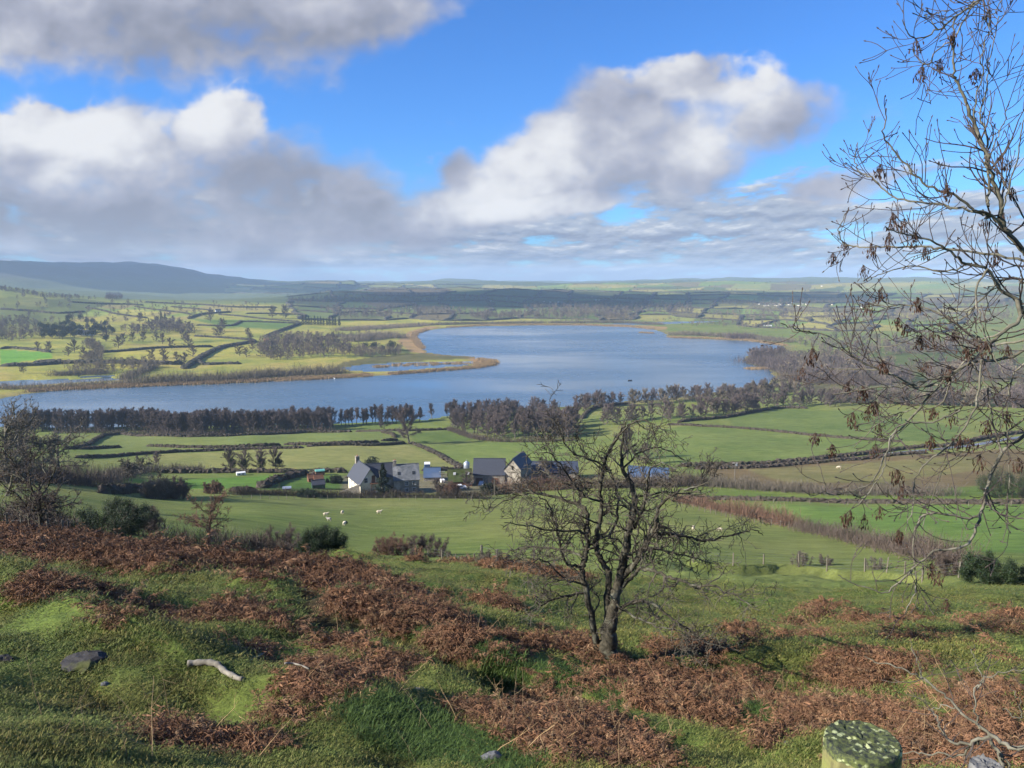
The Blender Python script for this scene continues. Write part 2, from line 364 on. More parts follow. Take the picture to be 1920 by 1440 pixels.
M['dark_fleece'] = simple_mat('dark_fleece', (.06,.045,.035), (.035,.03,.025), 9, .95)
M['asphalt'] = simple_mat('wet_lane', (.12,.12,.125), (.08,.08,.085), .5, .5, (.2,.21,.23))
M['yard'] = simple_mat('farmyard_concrete', (.26,.25,.24), (.19,.18,.17), .4, .85)
M['dead_wood'] = simple_mat('bleached_dead_wood', (.29,.265,.215), (.12,.11,.09), 7, .85, stretch=(1, 1, 1))
M['stump'] = simple_mat('rotten_stump', (.05,.048,.048), (.028,.025,.022), 7, .8, (.10,.11,.03), .6)
M['rock'] = simple_mat('grey_stone', (.13,.135,.14), (.07,.075,.08), 6, .85, (.12,.14,.07), .5)
M['keys'] = simple_mat('dry_seed_keys', (.075,.037,.022), (.035,.019,.013), 30, .7)
def lichen_post():
    m, nt, b = nodemat('lichened_post'); g = nn(nt, 'ShaderNodeNewGeometry'); tc = nn(nt, 'ShaderNodeTexCoord'); v = tc.outputs['Object']
    mp = nn(nt, 'ShaderNodeMapping'); mp.inputs['Scale'].default_value = (1, 1, .12); nt.links.new(v, mp.inputs['Vector'])
    side = mixrgb(nt, ramp(nt, noise_out(nt, 55, 5, .6, mp.outputs[0]), .35, .65), (.23,.215,.085), (.12,.11,.045))
    side = mixrgb(nt, ramp(nt, noise_out(nt, 14, 4, .6, v), .5, .62), side, (.20,.21,.06))
    top = mixrgb(nt, ramp(nt, noise_out(nt, 90, 5, .65, v), .42, .58), (.022,.028,.02), (.10,.12,.035))
    vo = nn(nt, 'ShaderNodeTexVoronoi'); vo.inputs['Scale'].default_value = 85; nt.links.new(mixv(nt, v, 160, .007), vo.inputs['Vector'])
    patch = nn(nt, 'ShaderNodeMath', operation='MULTIPLY'); nt.links.new(ramp(nt, vo.outputs['Distance'], .42, .30), patch.inputs[0]); nt.links.new(ramp(nt, noise_out(nt, 24, 4, .6, v), .46, .56), patch.inputs[1])
    top = mixrgb(nt, patch.outputs[0], top, (.42,.46,.22))
    at_ = nn(nt, 'ShaderNodeAttribute'); at_.attribute_name = 'cap'
    msk = nn(nt, 'ShaderNodeMath', operation='ADD'); nt.links.new(at_.outputs['Fac'], msk.inputs[0]); nt.links.new(ramp(nt, noise_out(nt, 40, 4, .6, v), .3, .7, -.35, .35), msk.inputs[1])
    nt.links.new(mixrgb(nt, ramp(nt, msk.outputs[0], .42, .58), side, top), b.inputs['Base Color']); b.inputs['Roughness'].default_value = .9
    bn = nn(nt, 'ShaderNodeBump'); bn.inputs['Distance'].default_value = .004; bn.inputs['Strength'].default_value = .7
    nt.links.new(noise_out(nt, 75, 5, .6, v), bn.inputs['Height']); nt.links.new(bn.outputs[0], b.inputs['Normal'])
    return m
def mixv(nt, v, scale, amt):          # warp a coordinate a little
    n = nn(nt, 'ShaderNodeTexNoise'); n.inputs['Scale'].default_value = scale; nt.links.new(v, n.inputs['Vector'])
    s = nn(nt, 'ShaderNodeVectorMath', operation='SCALE'); s.inputs['Scale'].default_value = amt; nt.links.new(n.outputs['Color'], s.inputs[0])
    a = nn(nt, 'ShaderNodeVectorMath', operation='ADD'); nt.links.new(v, a.inputs[0]); nt.links.new(s.outputs[0], a.inputs[1]); return a.outputs[0]
M['lichen'] = lichen_post()
# ------------------------------------------------------------------ land cover (colour of what grows where, with some sun and shade put in)
LC = np.empty(XX.shape+(3,)); SOFT = np.zeros(XX.shape)
n1 = fbm(XX/3.1, YY/3.1, 21, 4); n2 = fbm(XX/55, YY/55, 22, 4); n3 = fbm(XX/.9, YY/.9, 23, 3)
gA, gB = np.array([.115,.165,.042]), np.array([.165,.185,.062])
LC[:] = gA
f = np.clip(.5+n2*.9, 0, 1)[..., None]; LC = LC*(1-f)+gB*f
def blend(mask, col, w=1.0):
    w = np.asarray(w)*mask; LC[:] = LC*(1-w[..., None])+np.asarray(col)*w[..., None]
nearm = RG < 46
blend(nearm, (.095,.150,.032), .8)
blend(nearm, (.16,.165,.05), np.clip(.15+n1*1.1, 0, .55))
blend(nearm, (.045,.05,.025), np.clip(n3*1.4+n1*.6-.22, 0, .7))
# soil of the worn track
blend(RG < 40, (.035,.025,.018), 1-smooth01(.12, .6, segdist(XX, YY, TRACK)+.5*fbm(XX/.5, YY/.5, 12, 3)*(RG < 40)) if False else np.zeros(XX.shape))
tdm = np.zeros(XX.shape); tdm[nm] = 1-smooth01(.1, .62, td+.12*fbm(XX[nm]/.3, YY[nm]/.3, 31, 3)); blend(True, (.032,.024,.017), tdm*.92)
blend(True, (.035,.045,.02), bface*.35)  # dark soil and grass strip, with the bank's shade put into the colour
def polyw(px):
    return np.array([at(*p)[:2] for p in px])
def field(px, col, rmin=0, amt=1.0, w=8.0):
    P = polyw(px) if rmin == 0 else np.array([at(p[0], p[1], rmin)[:2] for p in px])
    lo = P.min(0)-30; hi = P.max(0)+30
    m = (XX > lo[0]) & (XX < hi[0]) & (YY > lo[1]) & (YY < hi[1])
    if not m.any(): return
    i = inpoly(XX[m], YY[m], P); d = segdist(XX[m], YY[m], P, True); d = np.where(i, d, -d)
    q = smooth01(-w*.15, w*.15, d)*amt
    LC[m] = LC[m]*(1-q[:, None])+np.asarray(col)*q[:, None]
YG, YG2, BG, DG, BR = (.33,.315,.065), (.25,.27,.055), (.11,.26,.035), (.065,.105,.03), (.105,.075,.045)
# ground left beyond the lake: sunlight put in as a paler, yellower colour
beyond = smooth01(650, 800, RG)*(1-smooth01(.02, .10, np.broadcast_to(AZ[:, None], RG.shape)))*(1-smooth01(1900, 2500, RG))*(np.broadcast_to(AZ[:, None], RG.shape) < 1)
blend(True, YG, beyond*np.clip(.62+n2*.8, .2, .95))
blend(True, (.25,.21,.08), beyond*np.clip(n2*1.6+fbm(XX/130, YY/130, 44, 3)*.9-.15, 0, .6))
field([(0,655),(95,661),(98,671),(0,683)], BG, 600)
field([(-60,640),(60,648),(0,652),(-60,652)], YG2, 600)
field([(365,600),(480,600),(560,604),(520,618),(420,612)], (.10,.165,.04), 600)
field([(0,575),(150,560),(280,575),(160,592),(0,610)], (.085,.11,.04), 600)
field([(483,642),(560,630),(620,635),(480,650)], (.16,.14,.06), 600)
# near fields
field([(150,842),(480,836),(640,832),(712,829),(660,811),(480,816),(230,815)], (.145,.185,.056))
field([(300,851),(480,843),(575,838),(762,833),(840,865),(860,877),(600,884),(440,880),(250,870)], (.19,.205,.072))
field([(780,832),(1000,826),(1060,830),(1060,870),(900,872),(850,862)], (.13,.18,.05))
field([(765,812),(850,808),(900,824),(780,830)], (.105,.155,.042))
field([(1290,800),(1380,803),(1513,816),(1690,829),(1780,836),(1640,847),(1500,862),(1300,873),(1180,860),(1180,810)], (.125,.17,.05))
field([(1363,783),(1467,767),(1600,770),(1800,800),(1800,830),(1690,827),(1513,813),(1380,800)], (.105,.15,.044))
field([(1320,880),(1500,867),(1900,842),(1960,850),(1960,905),(1700,922),(1500,918),(1340,908)], (.13,.105,.055))
field([(1400,880),(1560,872),(1820,856),(1860,880),(1650,905),(1480,905)], (.15,.145,.06))
field([(220,895),(480,893),(570,888),(490,915),(300,915)], (.10,.195,.038))
field([(480,918),(580,893),(660,893),(660,915),(560,920)], (.07,.135,.03))
field([(640,892),(940,880),(960,925),(640,925)], (.15,.13,.10), 0, .75)
field([(1340,945),(1920,945),(1960,1040),(1800,1035),(1480,980)], (.115,.19,.045))
# marsh, reed and shore
field([(600,706),(640,680),(707,668),(793,662),(893,667),(900,673),(740,681),(650,690)], (.085,.085,.04), 640, .9)
field([(640,672),(740,652),(800,660),(700,668)], (.095,.12,.045), 640)
shore = np.zeros(RG.shape); shore[mid] = smooth01(-22, -5, sdj)*smooth01(560, 640, RG[mid]); blend(True, (.17,.135,.075), shore*.6)
field([(745,640),(765,622),(800,612),(830,612),(795,619),(775,628),(780,645),(800,662),(770,660)], (.27,.19,.095), 640)
field([(860,613),(1100,608),(1250,612),(1250,618),(1100,611),(900,613)], (.25,.18,.09), 640)
field([(880,672),(900,668),(932,678),(928,683),(890,692)], (.24,.165,.085), 640)
# mountain and far country
azg = np.broadcast_to(AZ[:, None], RG.shape)
farw = smooth01(2300, 2800, RG)
blend(True, (.07,.095,.04), farw*.9)
mt = smooth01(3600, 4600, RG)*(azg < -.27)*(azg > -2)*smooth01(-40+100, 130, ZZ); blend(True, (.04,.04,.048), mt*.95)  # moor tone kept dark: cloud shade is put into its colour
def patchwork(corners, nu, nv, jit, tones, rmin, seed, hedge_p=.85):
    rs = np.random.RandomState(seed); c = [at(p[0], p[1], rmin)[:2] for p in corners]
    c = [np.log(np.hypot(*q)) for q in c], [math.atan2(q[0], q[1]) for q in c]
    N = np.empty((nu+1, nv+1, 2))
    for i in range(nu+1):
        for j in range(nv+1):
            u = (i+(rs.uniform(-jit, jit) if 0 < i < nu else 0))/nu; v = (j+(rs.uniform(-jit, jit)))/nv
            wts = ((1-u)*(1-v), u*(1-v), u*v, (1-u)*v)
            s = sum(w*q for w, q in zip(wts, c[0])); a = sum(w*q for w, q in zip(wts, c[1])); N[i, j] = (math.exp(s)*sin(a), math.exp(s)*cos(a))
    for i in range(nu):
        for j in range(nv):
            P = np.array([N[i,j], N[i+1,j], N[i+1,j+1], N[i,j+1]]); lo = P.min(0); hi = P.max(0)
            m = (XX > lo[0]) & (XX < hi[0]) & (YY > lo[1]) & (YY < hi[1])
            if not m.any(): continue
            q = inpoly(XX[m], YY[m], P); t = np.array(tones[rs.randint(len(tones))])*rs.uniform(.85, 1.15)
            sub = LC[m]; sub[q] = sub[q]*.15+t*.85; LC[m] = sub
    E = []
    for i in range(nu+1):
        for j in range(nv+1):
            if i < nu and rs.rand() < hedge_p: E.append((N[i,j], N[i+1,j]))
            if j < nv and rs.rand() < hedge_p: E.append((N[i,j], N[i,j+1]))
    return E
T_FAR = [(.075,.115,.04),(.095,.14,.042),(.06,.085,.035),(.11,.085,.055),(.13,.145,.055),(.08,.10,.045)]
T_SUN = [(.21,.24,.07),(.29,.27,.085),(.15,.22,.055),(.16,.14,.07),(.10,.13,.045)]  # brighter field tones with the sunshine painted in
FAR_EDGES = []
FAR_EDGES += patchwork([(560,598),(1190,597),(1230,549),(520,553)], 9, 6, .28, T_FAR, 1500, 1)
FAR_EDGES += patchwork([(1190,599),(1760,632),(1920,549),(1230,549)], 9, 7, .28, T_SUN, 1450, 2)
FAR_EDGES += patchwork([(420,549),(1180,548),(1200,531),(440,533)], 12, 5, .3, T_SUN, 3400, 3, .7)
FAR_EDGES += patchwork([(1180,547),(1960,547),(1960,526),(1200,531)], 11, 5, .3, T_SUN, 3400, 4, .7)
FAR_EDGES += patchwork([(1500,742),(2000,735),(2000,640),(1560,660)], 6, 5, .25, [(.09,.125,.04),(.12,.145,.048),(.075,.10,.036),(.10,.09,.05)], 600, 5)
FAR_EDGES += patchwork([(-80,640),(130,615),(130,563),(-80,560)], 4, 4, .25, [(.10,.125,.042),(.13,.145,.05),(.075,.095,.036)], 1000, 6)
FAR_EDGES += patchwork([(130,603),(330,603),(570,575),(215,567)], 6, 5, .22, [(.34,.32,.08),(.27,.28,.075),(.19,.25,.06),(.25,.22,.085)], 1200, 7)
# ------------------------------------------------------------------ ground sheet
na, ns = XX.shape
V = np.stack([XX, YY, ZZ], -1).reshape(-1, 3)
ia = np.arange(na)[:, None]; ja = np.arange(ns-1)[None]
ib = (ia+1) % na
F = np.stack([ia*ns+ja, ia*ns+ja+1, ib*ns+ja+1, ib*ns+ja], -1).reshape(-1, 4)
V = np.vstack([V, [[0, 0, ZZ[:, 0].mean()]]])
Fc = np.stack([np.arange(na)*ns, ((np.arange(na)+1) % na)*ns, np.full(na, na*ns)], -1)
def ground_mat():
    m, nt, b = nodemat('turf_and_fields')
    at_ = nn(nt, 'ShaderNodeAttribute'); at_.attribute_name = 'cover'
    pos = nn(nt, 'ShaderNodeNewGeometry').outputs['Position']
    mp = nn(nt, 'ShaderNodeMapping'); mp.inputs['Scale'].default_value = (.45, 1.0, 1.0); nt.links.new(pos, mp.inputs['Vector'])
    col = at_.outputs['Color']
    a = noise_out(nt, .42, 6, .65, mp.outputs[0]); col = mixrgb(nt, 1.0, col, mixrgb(nt, ramp(nt, a, .3, .7), (.72,.74,.7), (1.28,1.24,1.25)), 'MULTIPLY')
    c = noise_out(nt, .035, 5, .6, pos); col = mixrgb(nt, 1.0, col, mixrgb(nt, ramp(nt, c, .3, .7), (.78,.84,.78), (1.26,1.14,1.16)), 'MULTIPLY')
    d = noise_out(nt, 7.0, 5, .7, pos); col = mixrgb(nt, 1.0, col, mixrgb(nt, ramp(nt, d, .3, .7), (.6,.62,.6), (1.4,1.36,1.3)), 'MULTIPLY')
    nt.links.new(col, b.inputs['Base Color']); b.inputs['Roughness'].default_value = .95; b.inputs['Specular IOR Level'].default_value = .1
    b1 = nn(nt, 'ShaderNodeBump'); b1.inputs['Distance'].default_value = .35; b1.inputs['Strength'].default_value = .9; nt.links.new(a, b1.inputs['Height'])
    b2 = nn(nt, 'ShaderNodeBump'); b2.inputs['Distance'].default_value = .05; b2.inputs['Strength'].default_value = .8; nt.links.new(d, b2.inputs['Height']); nt.links.new(b1.outputs[0], b2.inputs['Normal'])
    nt.links.new(b2.outputs[0], b.inputs['Normal'])
    return m
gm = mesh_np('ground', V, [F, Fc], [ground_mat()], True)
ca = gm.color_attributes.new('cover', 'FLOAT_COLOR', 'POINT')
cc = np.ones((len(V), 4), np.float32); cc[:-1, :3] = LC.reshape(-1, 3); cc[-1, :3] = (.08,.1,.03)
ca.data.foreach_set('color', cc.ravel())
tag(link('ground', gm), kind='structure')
# ------------------------------------------------------------------ water
def water_mat():
    m, nt, b = nodemat('lake_water'); pos = nn(nt, 'ShaderNodeNewGeometry').outputs['Position']
    b.inputs['Base Color'].default_value = (.06,.115,.175,1); b.inputs['Roughness'].default_value = .2; b.inputs['IOR'].default_value = 1.33
    mp = nn(nt, 'ShaderNodeMapping'); mp.inputs['Scale'].default_value = (.4, 1, 1); nt.links.new(pos, mp.inputs['Vector'])
    a = noise_out(nt, .55, 4, .6, mp.outputs[0]); b1 = nn(nt, 'ShaderNodeBump'); b1.inputs['Distance'].default_value = .6; nt.links.new(a, b1.inputs['Height'])
    g = noise_out(nt, .006, 5, .6, mp.outputs[0]); nt.links.new(ramp(nt, g, .40, .62, .06, .6), b1.inputs['Strength'])
    nt.links.new(ramp(nt, g, .40, .62, .15, .32), b.inputs['Roughness'])
    nt.links.new(b1.outputs[0], b.inputs['Normal']); return m
M['water'] = water_mat()
def sheet(name, poly, z, mat):
    bm = bmesh.new(); bm.faces.new([bm.verts.new((x, y, z)) for x, y in poly]); bmesh.ops.triangulate(bm, faces=bm.faces[:])
    me = bpy.data.meshes.new(name); bm.normal_update(); bm.to_mesh(me); bm.free()
    if me.polygons[0].normal.z < 0: me.flip_normals()
    me.materials.append(mat); return tag(link(name, me), kind='structure')
c_ = LAKE.mean(0)
big = []
for i in range(len(LAKE)):             # push the water's edge a little under the banks
    a = LAKE[i-1]; c = LAKE[(i+1) % len(LAKE)]; t = (c-a)/max(np.linalg.norm(c-a), 1e-6); big.append(LAKE[i]+np.array([t[1], -t[0]])*(14 if True else 0))
ar = sum(LAKE[i-1][0]*LAKE[i][1]-LAKE[i][0]*LAKE[i-1][1] for i in range(len(LAKE)))
if ar < 0: big = [2*p-q for p, q in zip(LAKE, big)]
sheet('lake', big, 0.0, M['water'])
for k, q in enumerate(POOLS):
    ce = q.mean(0); sheet('flood_pool', [ce+(p-ce)*1.0+norm(p-ce)*5 for p in q], .08, M['water'])
# ------------------------------------------------------------------ hedges
def hedge_mesh(name, P2, w, h, mat, rs, twigs=0, rough=.22, step=None):
    step = step or max(.55, min(h*.5, 6)); P2 = resample(P2, step); n = len(P2)
    T = norm(np.gradient(P2, axis=0)); Nn = np.stack([T[:, 1], -T[:, 0]], 1)
    prof = [(-.5, -.15), (-.55, .35), (-.42, .78), (-.15, .9), (.2, .88), (.45, .74), (.55, .3), (.5, -.15)]
    hv = h*(1+.3*np.array([vnoise(np.array(i*step/7.0), np.array(rs.rand()*0+3.3), 6) for i in range(n)])+rs.uniform(-.1, .1, n))
    wv = w*(1+rs.uniform(-.15, .15, n)); V = np.empty((n, 8, 3))
    for k, (a, b) in enumerate(prof):
        q = P2+Nn*(a*wv)[:, None]+rs.normal(size=(n, 2))*rough*.35*w
        V[:, k, :2] = q; V[:, k, 2] = b*hv+(rs.normal(size=n)*rough*.35*h if k not in (0, 7) else 0)
    ends = np.minimum(np.arange(n), np.arange(n)[::-1]); ef = np.array([.25, .6, .85, 1.0])[np.minimum(ends, 3)]
    V[:, :, 2] *= ef[:, None]; V[:, :, :2] = P2[:, None, :]+(V[:, :, :2]-P2[:, None, :])*ef[:, None, None]
    gz = ground_z(P2[:, 0], P2[:, 1]); V[:, :, 2] += gz[:, None]
    i = np.arange(n-1)[:, None]*8; j = np.arange(7)[None]
    F = np.stack([i+j, i+j+1, i+8+j+1, i+8+j], -1).reshape(-1, 4)
    caps = np.array([list(range(8)), [(n-1)*8+q for q in range(7, -1, -1)]])
    VV = V.reshape(-1, 3); Fs = [F, caps]
    if twigs:
        twigs = twigs*min(1.3, 230/np.hypot(*P2.mean(0))); L = n*step; m = int(L*twigs); q = rs.randint(0, n-1, m); u = rs.rand(m)[:, None]; kk = rs.randint(1, 7, m)
        B = V[q, kk]*(1-u)+V[q+1, kk]*u; cen = np.c_[P2[q], gz[q]+hv[q]*.4]
        D = norm(B-cen)*.7+rs.normal(size=(m, 3))*.6+np.array([0, 0, .6])
        TV, TF = tris(B-norm(D)*.1*h, D, h*rs.uniform(.14, .40, m), .02*h+.02+.012*np.hypot(*P2.mean(0))/100, rs)
        Fs = [F, caps, TF+len(VV)]; VV = np.vstack([VV, TV])
    ctr = np.r_[P2.mean(0), gz.mean()]
    return mesh_np(name, VV-ctr, Fs, [mat], False), ctr
HRS = np.random.RandomState(11)
def hedge(label, px, w, h, mat='hedge', group=None, twigs=0, rmin=0, name='hedge', cat='hedge', sm=True):
    P = np.array([at(p[0], p[1], rmin)[:2] for p in px]); P = smoothline(P, 6) if sm else P
    me, c = hedge_mesh(name, P, w, h, M[mat], HRS, twigs, .42 if twigs else .3)
    return tag(link(name, me, None, c), label, cat, group)
NG = 'hedges between the near pastures'
near_hedges = [
 ('dark hedge climbing from the bare oaks and along the foot of the lakeside wood', [(118,843),(150,840),(192,819),(225,814),(300,818),(480,816),(565,812),(660,810)], 2.2, 2.0),
 ('short trimmed hedge above the pasture, running to the ivy-clad oak', [(667,810),(740,808),(845,806)], 1.8, 1.6),
 ('broken hedge on the left behind the bare oaks, ending at a gap', [(150,843),(190,841),(228,839)], 1.8, 1.6),
 ('long level hedge across the pasture beginning after the gap', [(275,837),(370,840),(480,837),(527,835)], 1.8, 1.7),
 ('clipped hedge ending at the knot of short hedges below the ivy-clad oak', [(532,834.5),(590,834),(640,832.5),(712,830)], 1.8, 1.7),
 ('lowest long hedge of the pasture slope, above the ivy-covered bushes', [(140,859),(300,850),(400,846),(480,842.5),(570,840)], 1.8, 1.6),
 ('hedge ending under the tall bare oak in the pasture', [(575,838),(652,835),(700,836),(762,832)], 1.9, 1.8),
 ('short crooked hedge stub under the ivy-clad oak', [(715,811),(735,815),(741,821)], 2.2, 1.8),
 ('short hedge stub in the middle of the knot of hedges', [(714,827),(728,827),(746,825.5)], 2.0, 1.7),
 ('brown grassy hedge bank running down from the tall oak to the silo', [(767,831),(790,838),(810,847),(840,864),(866,877)], 3.0, 1.3),
 ('hedge behind the small white caravan', [(295,887),(390,887),(480,886),(562,886)], 2.2, 2.0),
 ('hedge behind the teal-roofed hut and the cream farmhouse', [(578,886.5),(620,886),(652,887)], 2.2, 2.0),
 ('dark hedge between the second house and the silo', [(790,883),(830,883),(872,882)], 2.0, 1.8),
 ('thick hedge slanting down to the farm paddock with sheds', [(489,916),(515,905),(545,896),(577,888)], 3.2, 2.4),
 ('flat-topped dark hedge beside the tall multi-stemmed bushes', [(187,925),(230,925),(276,923)], 2.6, 2.6),
 ('low dark hedge above the field left of the sheep', [(430,922),(455,922),(483,922)], 2.2, 2.2),
 ('curved hedge under the dark lakeside wood', [(1092,786),(1098,777),(1112,768),(1133,762),(1182,757)], 2.6, 2.4),
 ('dark hedge along the upper edge of the large right-hand pasture', [(1270,793),(1363,783),(1420,772),(1467,766),(1515,766)], 2.4, 2.2),
 ('brown hedge dividing the two big pastures under the ash branches', [(1250,797),(1380,803),(1450,809),(1513,816),(1600,823),(1690,829)], 2.0, 1.5),
 ('hedge on the far side of the lane behind the brown field', [(1270,875),(1397,873),(1470,868),(1547,861),(1640,850),(1700,842),(1790,835),(1863,819),(1920,811)], 2.4, 1.9),
 ('hedge on the near side of the lane beside the brown field', [(1300,880),(1400,878),(1500,871),(1600,863),(1690,853),(1740,850)], 2.2, 1.5),
 ('trimmed hedge behind the long post fence on the right', [(1270,935),(1400,938),(1520,941),(1650,944),(1800,945),(1935,945)], 1.8, 1.3),
]
for lb, px, w, h in near_hedges: hedge(lb, px, w*.85, h*.78, group=NG, twigs=150)
SG = 'belts of winter scrub'
scrubs = [
 ('dense garden hedge below the sheds at the field top', [(440,928),(478,927),(520,928),(570,930),(628,932)], 3.4, 2.5, 'hedge'),
 ('overgrown hedge in front of the cream farmhouse and second house', [(630,932),(700,933),(780,933),(850,934),(912,935)], 4.0, 2.3, 'hedge'),
 ('grey scrub belt below the brown field, right of the foreground hawthorn', [(1310,910),(1380,915),(1447,920),(1530,925),(1620,928),(1780,929)], 7, 3.6, 'twig_grey'),
 ('reddish scrub along the diagonal fence, its upper part', [(1270,940),(1330,953),(1390,966),(1440,977),(1490,988)], 5, 3.2, 'twig_red'),
 ('brown bramble belt along the diagonal fence, its lower part', [(1500,994),(1580,1010),(1650,1026),(1715,1040),(1790,1052)], 5, 2.6, 'twig_near'),
 ('brown scrub around the foot of the barn gable', [(930,925),(985,922),(1040,918),(1100,914)], 7, 4.2, 'twig_red'),
 ('dark scrub beside the blue-roofed shed', [(1120,915),(1190,913),(1260,911),(1320,908)], 8, 4.5, 'twig_near'),
 ('thin undergrowth along the lower edge of the grey wood', [(842,806),(870,816),(905,825),(960,829),(1020,828),(1080,826)], 5, 3.0, 'twig_near'),
 ('dark undergrowth at the foot of the dense shore wood', [(100,813),(200,812),(290,815),(330,818),(375,817),(450,813),(540,812),(625,810)], 5, 3.2, 'twig_near'),
 ('low brambles against the old fence below the tree at the left edge', [(-30,985),(20,985),(70,984),(140,985)], 3, 1.6, 'twig_near'),
 ('bramble thicket on the bank left of the dark holly', [(300,1012),(400,1022),(470,1028),(540,1035)], 4, 1.9, 'twig_near'),
 ('dark scrub behind the trees at the left edge', [(-40,905),(40,902),(120,905),(190,912)], 10, 5, 'twig_near'),
 ('grey scrub around the pale birch stems', [(195,905),(240,890),(300,884),(380,884)], 6, 3.4, 'twig_grey'),
]
def scrub(lb, px, w, h, mat, rmin=0, group=SG, dens=1.0, name='scrub'):
    P = np.array([at(p[0], p[1], rmin)[:2] for p in px]); P = resample(smoothline(P, 6), .5); rs = HRS
    Lt = len(P)*.5; r = np.hypot(*P.mean(0)); m = int(Lt*w*(30 if mat == 'hedge' else 16)*dens*min(1, (140/r))+900)
    q = rs.randint(0, len(P), m); B2 = P[q]+rs.normal(size=(m, 2))*w*.26
    hh = h*(.55+.75*(vnoise(B2[:, 0]/3.5, B2[:, 1]/3.5, 5)+.5))*rs.uniform(.35, 1.1, m)
    z = ground_z(B2[:, 0], B2[:, 1]); half = m//2
    D = np.c_[rs.normal(size=(m, 2))*.38, np.ones(m)]
    wd = .012+.00022*r
    start = np.where(np.arange(m) < half, 0, hh*rs.uniform(.3, .7, m))
    V1, F1 = tris(np.c_[B2, z-.1+start], D, np.maximum(hh-start*.5, .3), wd*1.4, rs)
    m2 = m; q = rs.randint(0, m, m2); fr = rs.uniform(.2, .95, m2)
    B = np.c_[B2[q], z[q]]+norm(D[q])*(hh[q]*fr)[:, None]; D2 = D[q]*.5+rs.normal(size=(m2, 3))*.6+np.array([0, 0, .4])
    V2, F2 = tris(B, D2, h*rs.uniform(.15, .35, m2), wd, rs)
    VV = np.vstack([V1, V2]); c = np.r_[P.mean(0), z.mean()]
    return tag(link(name, mesh_np(name, VV-c, [F1, F2+len(V1)], [M[mat]]), None, c), lb, 'scrub', group)
for s in scrubs: scrub(*s)
# hedges beyond the lake, each drawn from the photograph
FG = 'hedges between the sunlit fields beyond the lake'
left_hedges = [
 ('long dark lane hedge sweeping down to the lakeside willows', [(482,641),(450,646),(417,652),(395,661),(377,671),(360,682),(345,692)], 7, 4),
 ('hedge along the bottom of the parkland with scattered oaks', [(183,662),(240,658),(300,653),(400,650.5)], 5, 3),
 ('hedge dropping from the small white house to the wood', [(353,598),(370,592),(390,588.5),(433,586)], 6, 4),
 ('upper slanting hedge, first from the bare hill', [(160,577),(190,582),(213,588),(245,593),(277,597)], 5, 3),
 ('upper slanting hedge, second from the bare hill', [(253,575),(300,582),(360,590)], 5, 3),
 ('upper slanting hedge just left of the small white house', [(320,575.5),(360,579),(400,583)], 5, 3),
 ('long hedge running right from the small white house', [(410,590),(483,597),(563,604)], 5, 3),
 ('hedge between the two bright strips above the round wood', [(367,610.5),(430,611.5),(447,606),(460,603.5),(563,607)], 5, 3),
 ('highest hedge above the conifer clump', [(460,588.5),(520,589),(567,590.5)], 5, 3),
 ('hedge running down from the conifer clump to the round wood', [(563,607),(545,614),(520,623),(497,633)], 6, 4),
 ('hedge between parkland and strip fields', [(363,630.5),(420,634),(480,638.5)], 5, 3),
 ('bushy hedge line low in the parkland', [(60,682),(150,681),(230,681),(300,683),(347,683)], 8, 4.5),
 ('hedge above the bright green field at the far left', [(0,655),(20,653),(60,656),(95,661)], 5, 3),
 ('hedge below the bright green field at the far left', [(0,687),(50,686),(85,684),(127,680.5)], 7, 4),
 ('short hedge right of the lane, above the rough marsh field', [(367,674),(383,683.5),(420,683),(453,682.5)], 5, 3),
 ('hedge under the bare hill at the far left', [(0,580),(60,584),(110,588),(160,585)], 6, 4),
 ('hedge along the foot of the bare hill, by its crest trees', [(130,567),(180,570),(230,571),(270,573)], 6, 4),
 ('hedge at the end of the level fields below the mountain', [(270,567),(350,571),(430,576),(520,577)], 6, 4),
 ('hedge from the round wood to the reed bay', [(610,630),(660,631),(720,634)], 6, 3.5),
 ('hedge behind the yellow field near the reed bay', [(615,632),(650,632.5),(700,636)], 5, 3),
]
for lb, px, w, h in left_hedges: hedge(lb, px, w, h, 'hedge_far', FG, 0, 600)
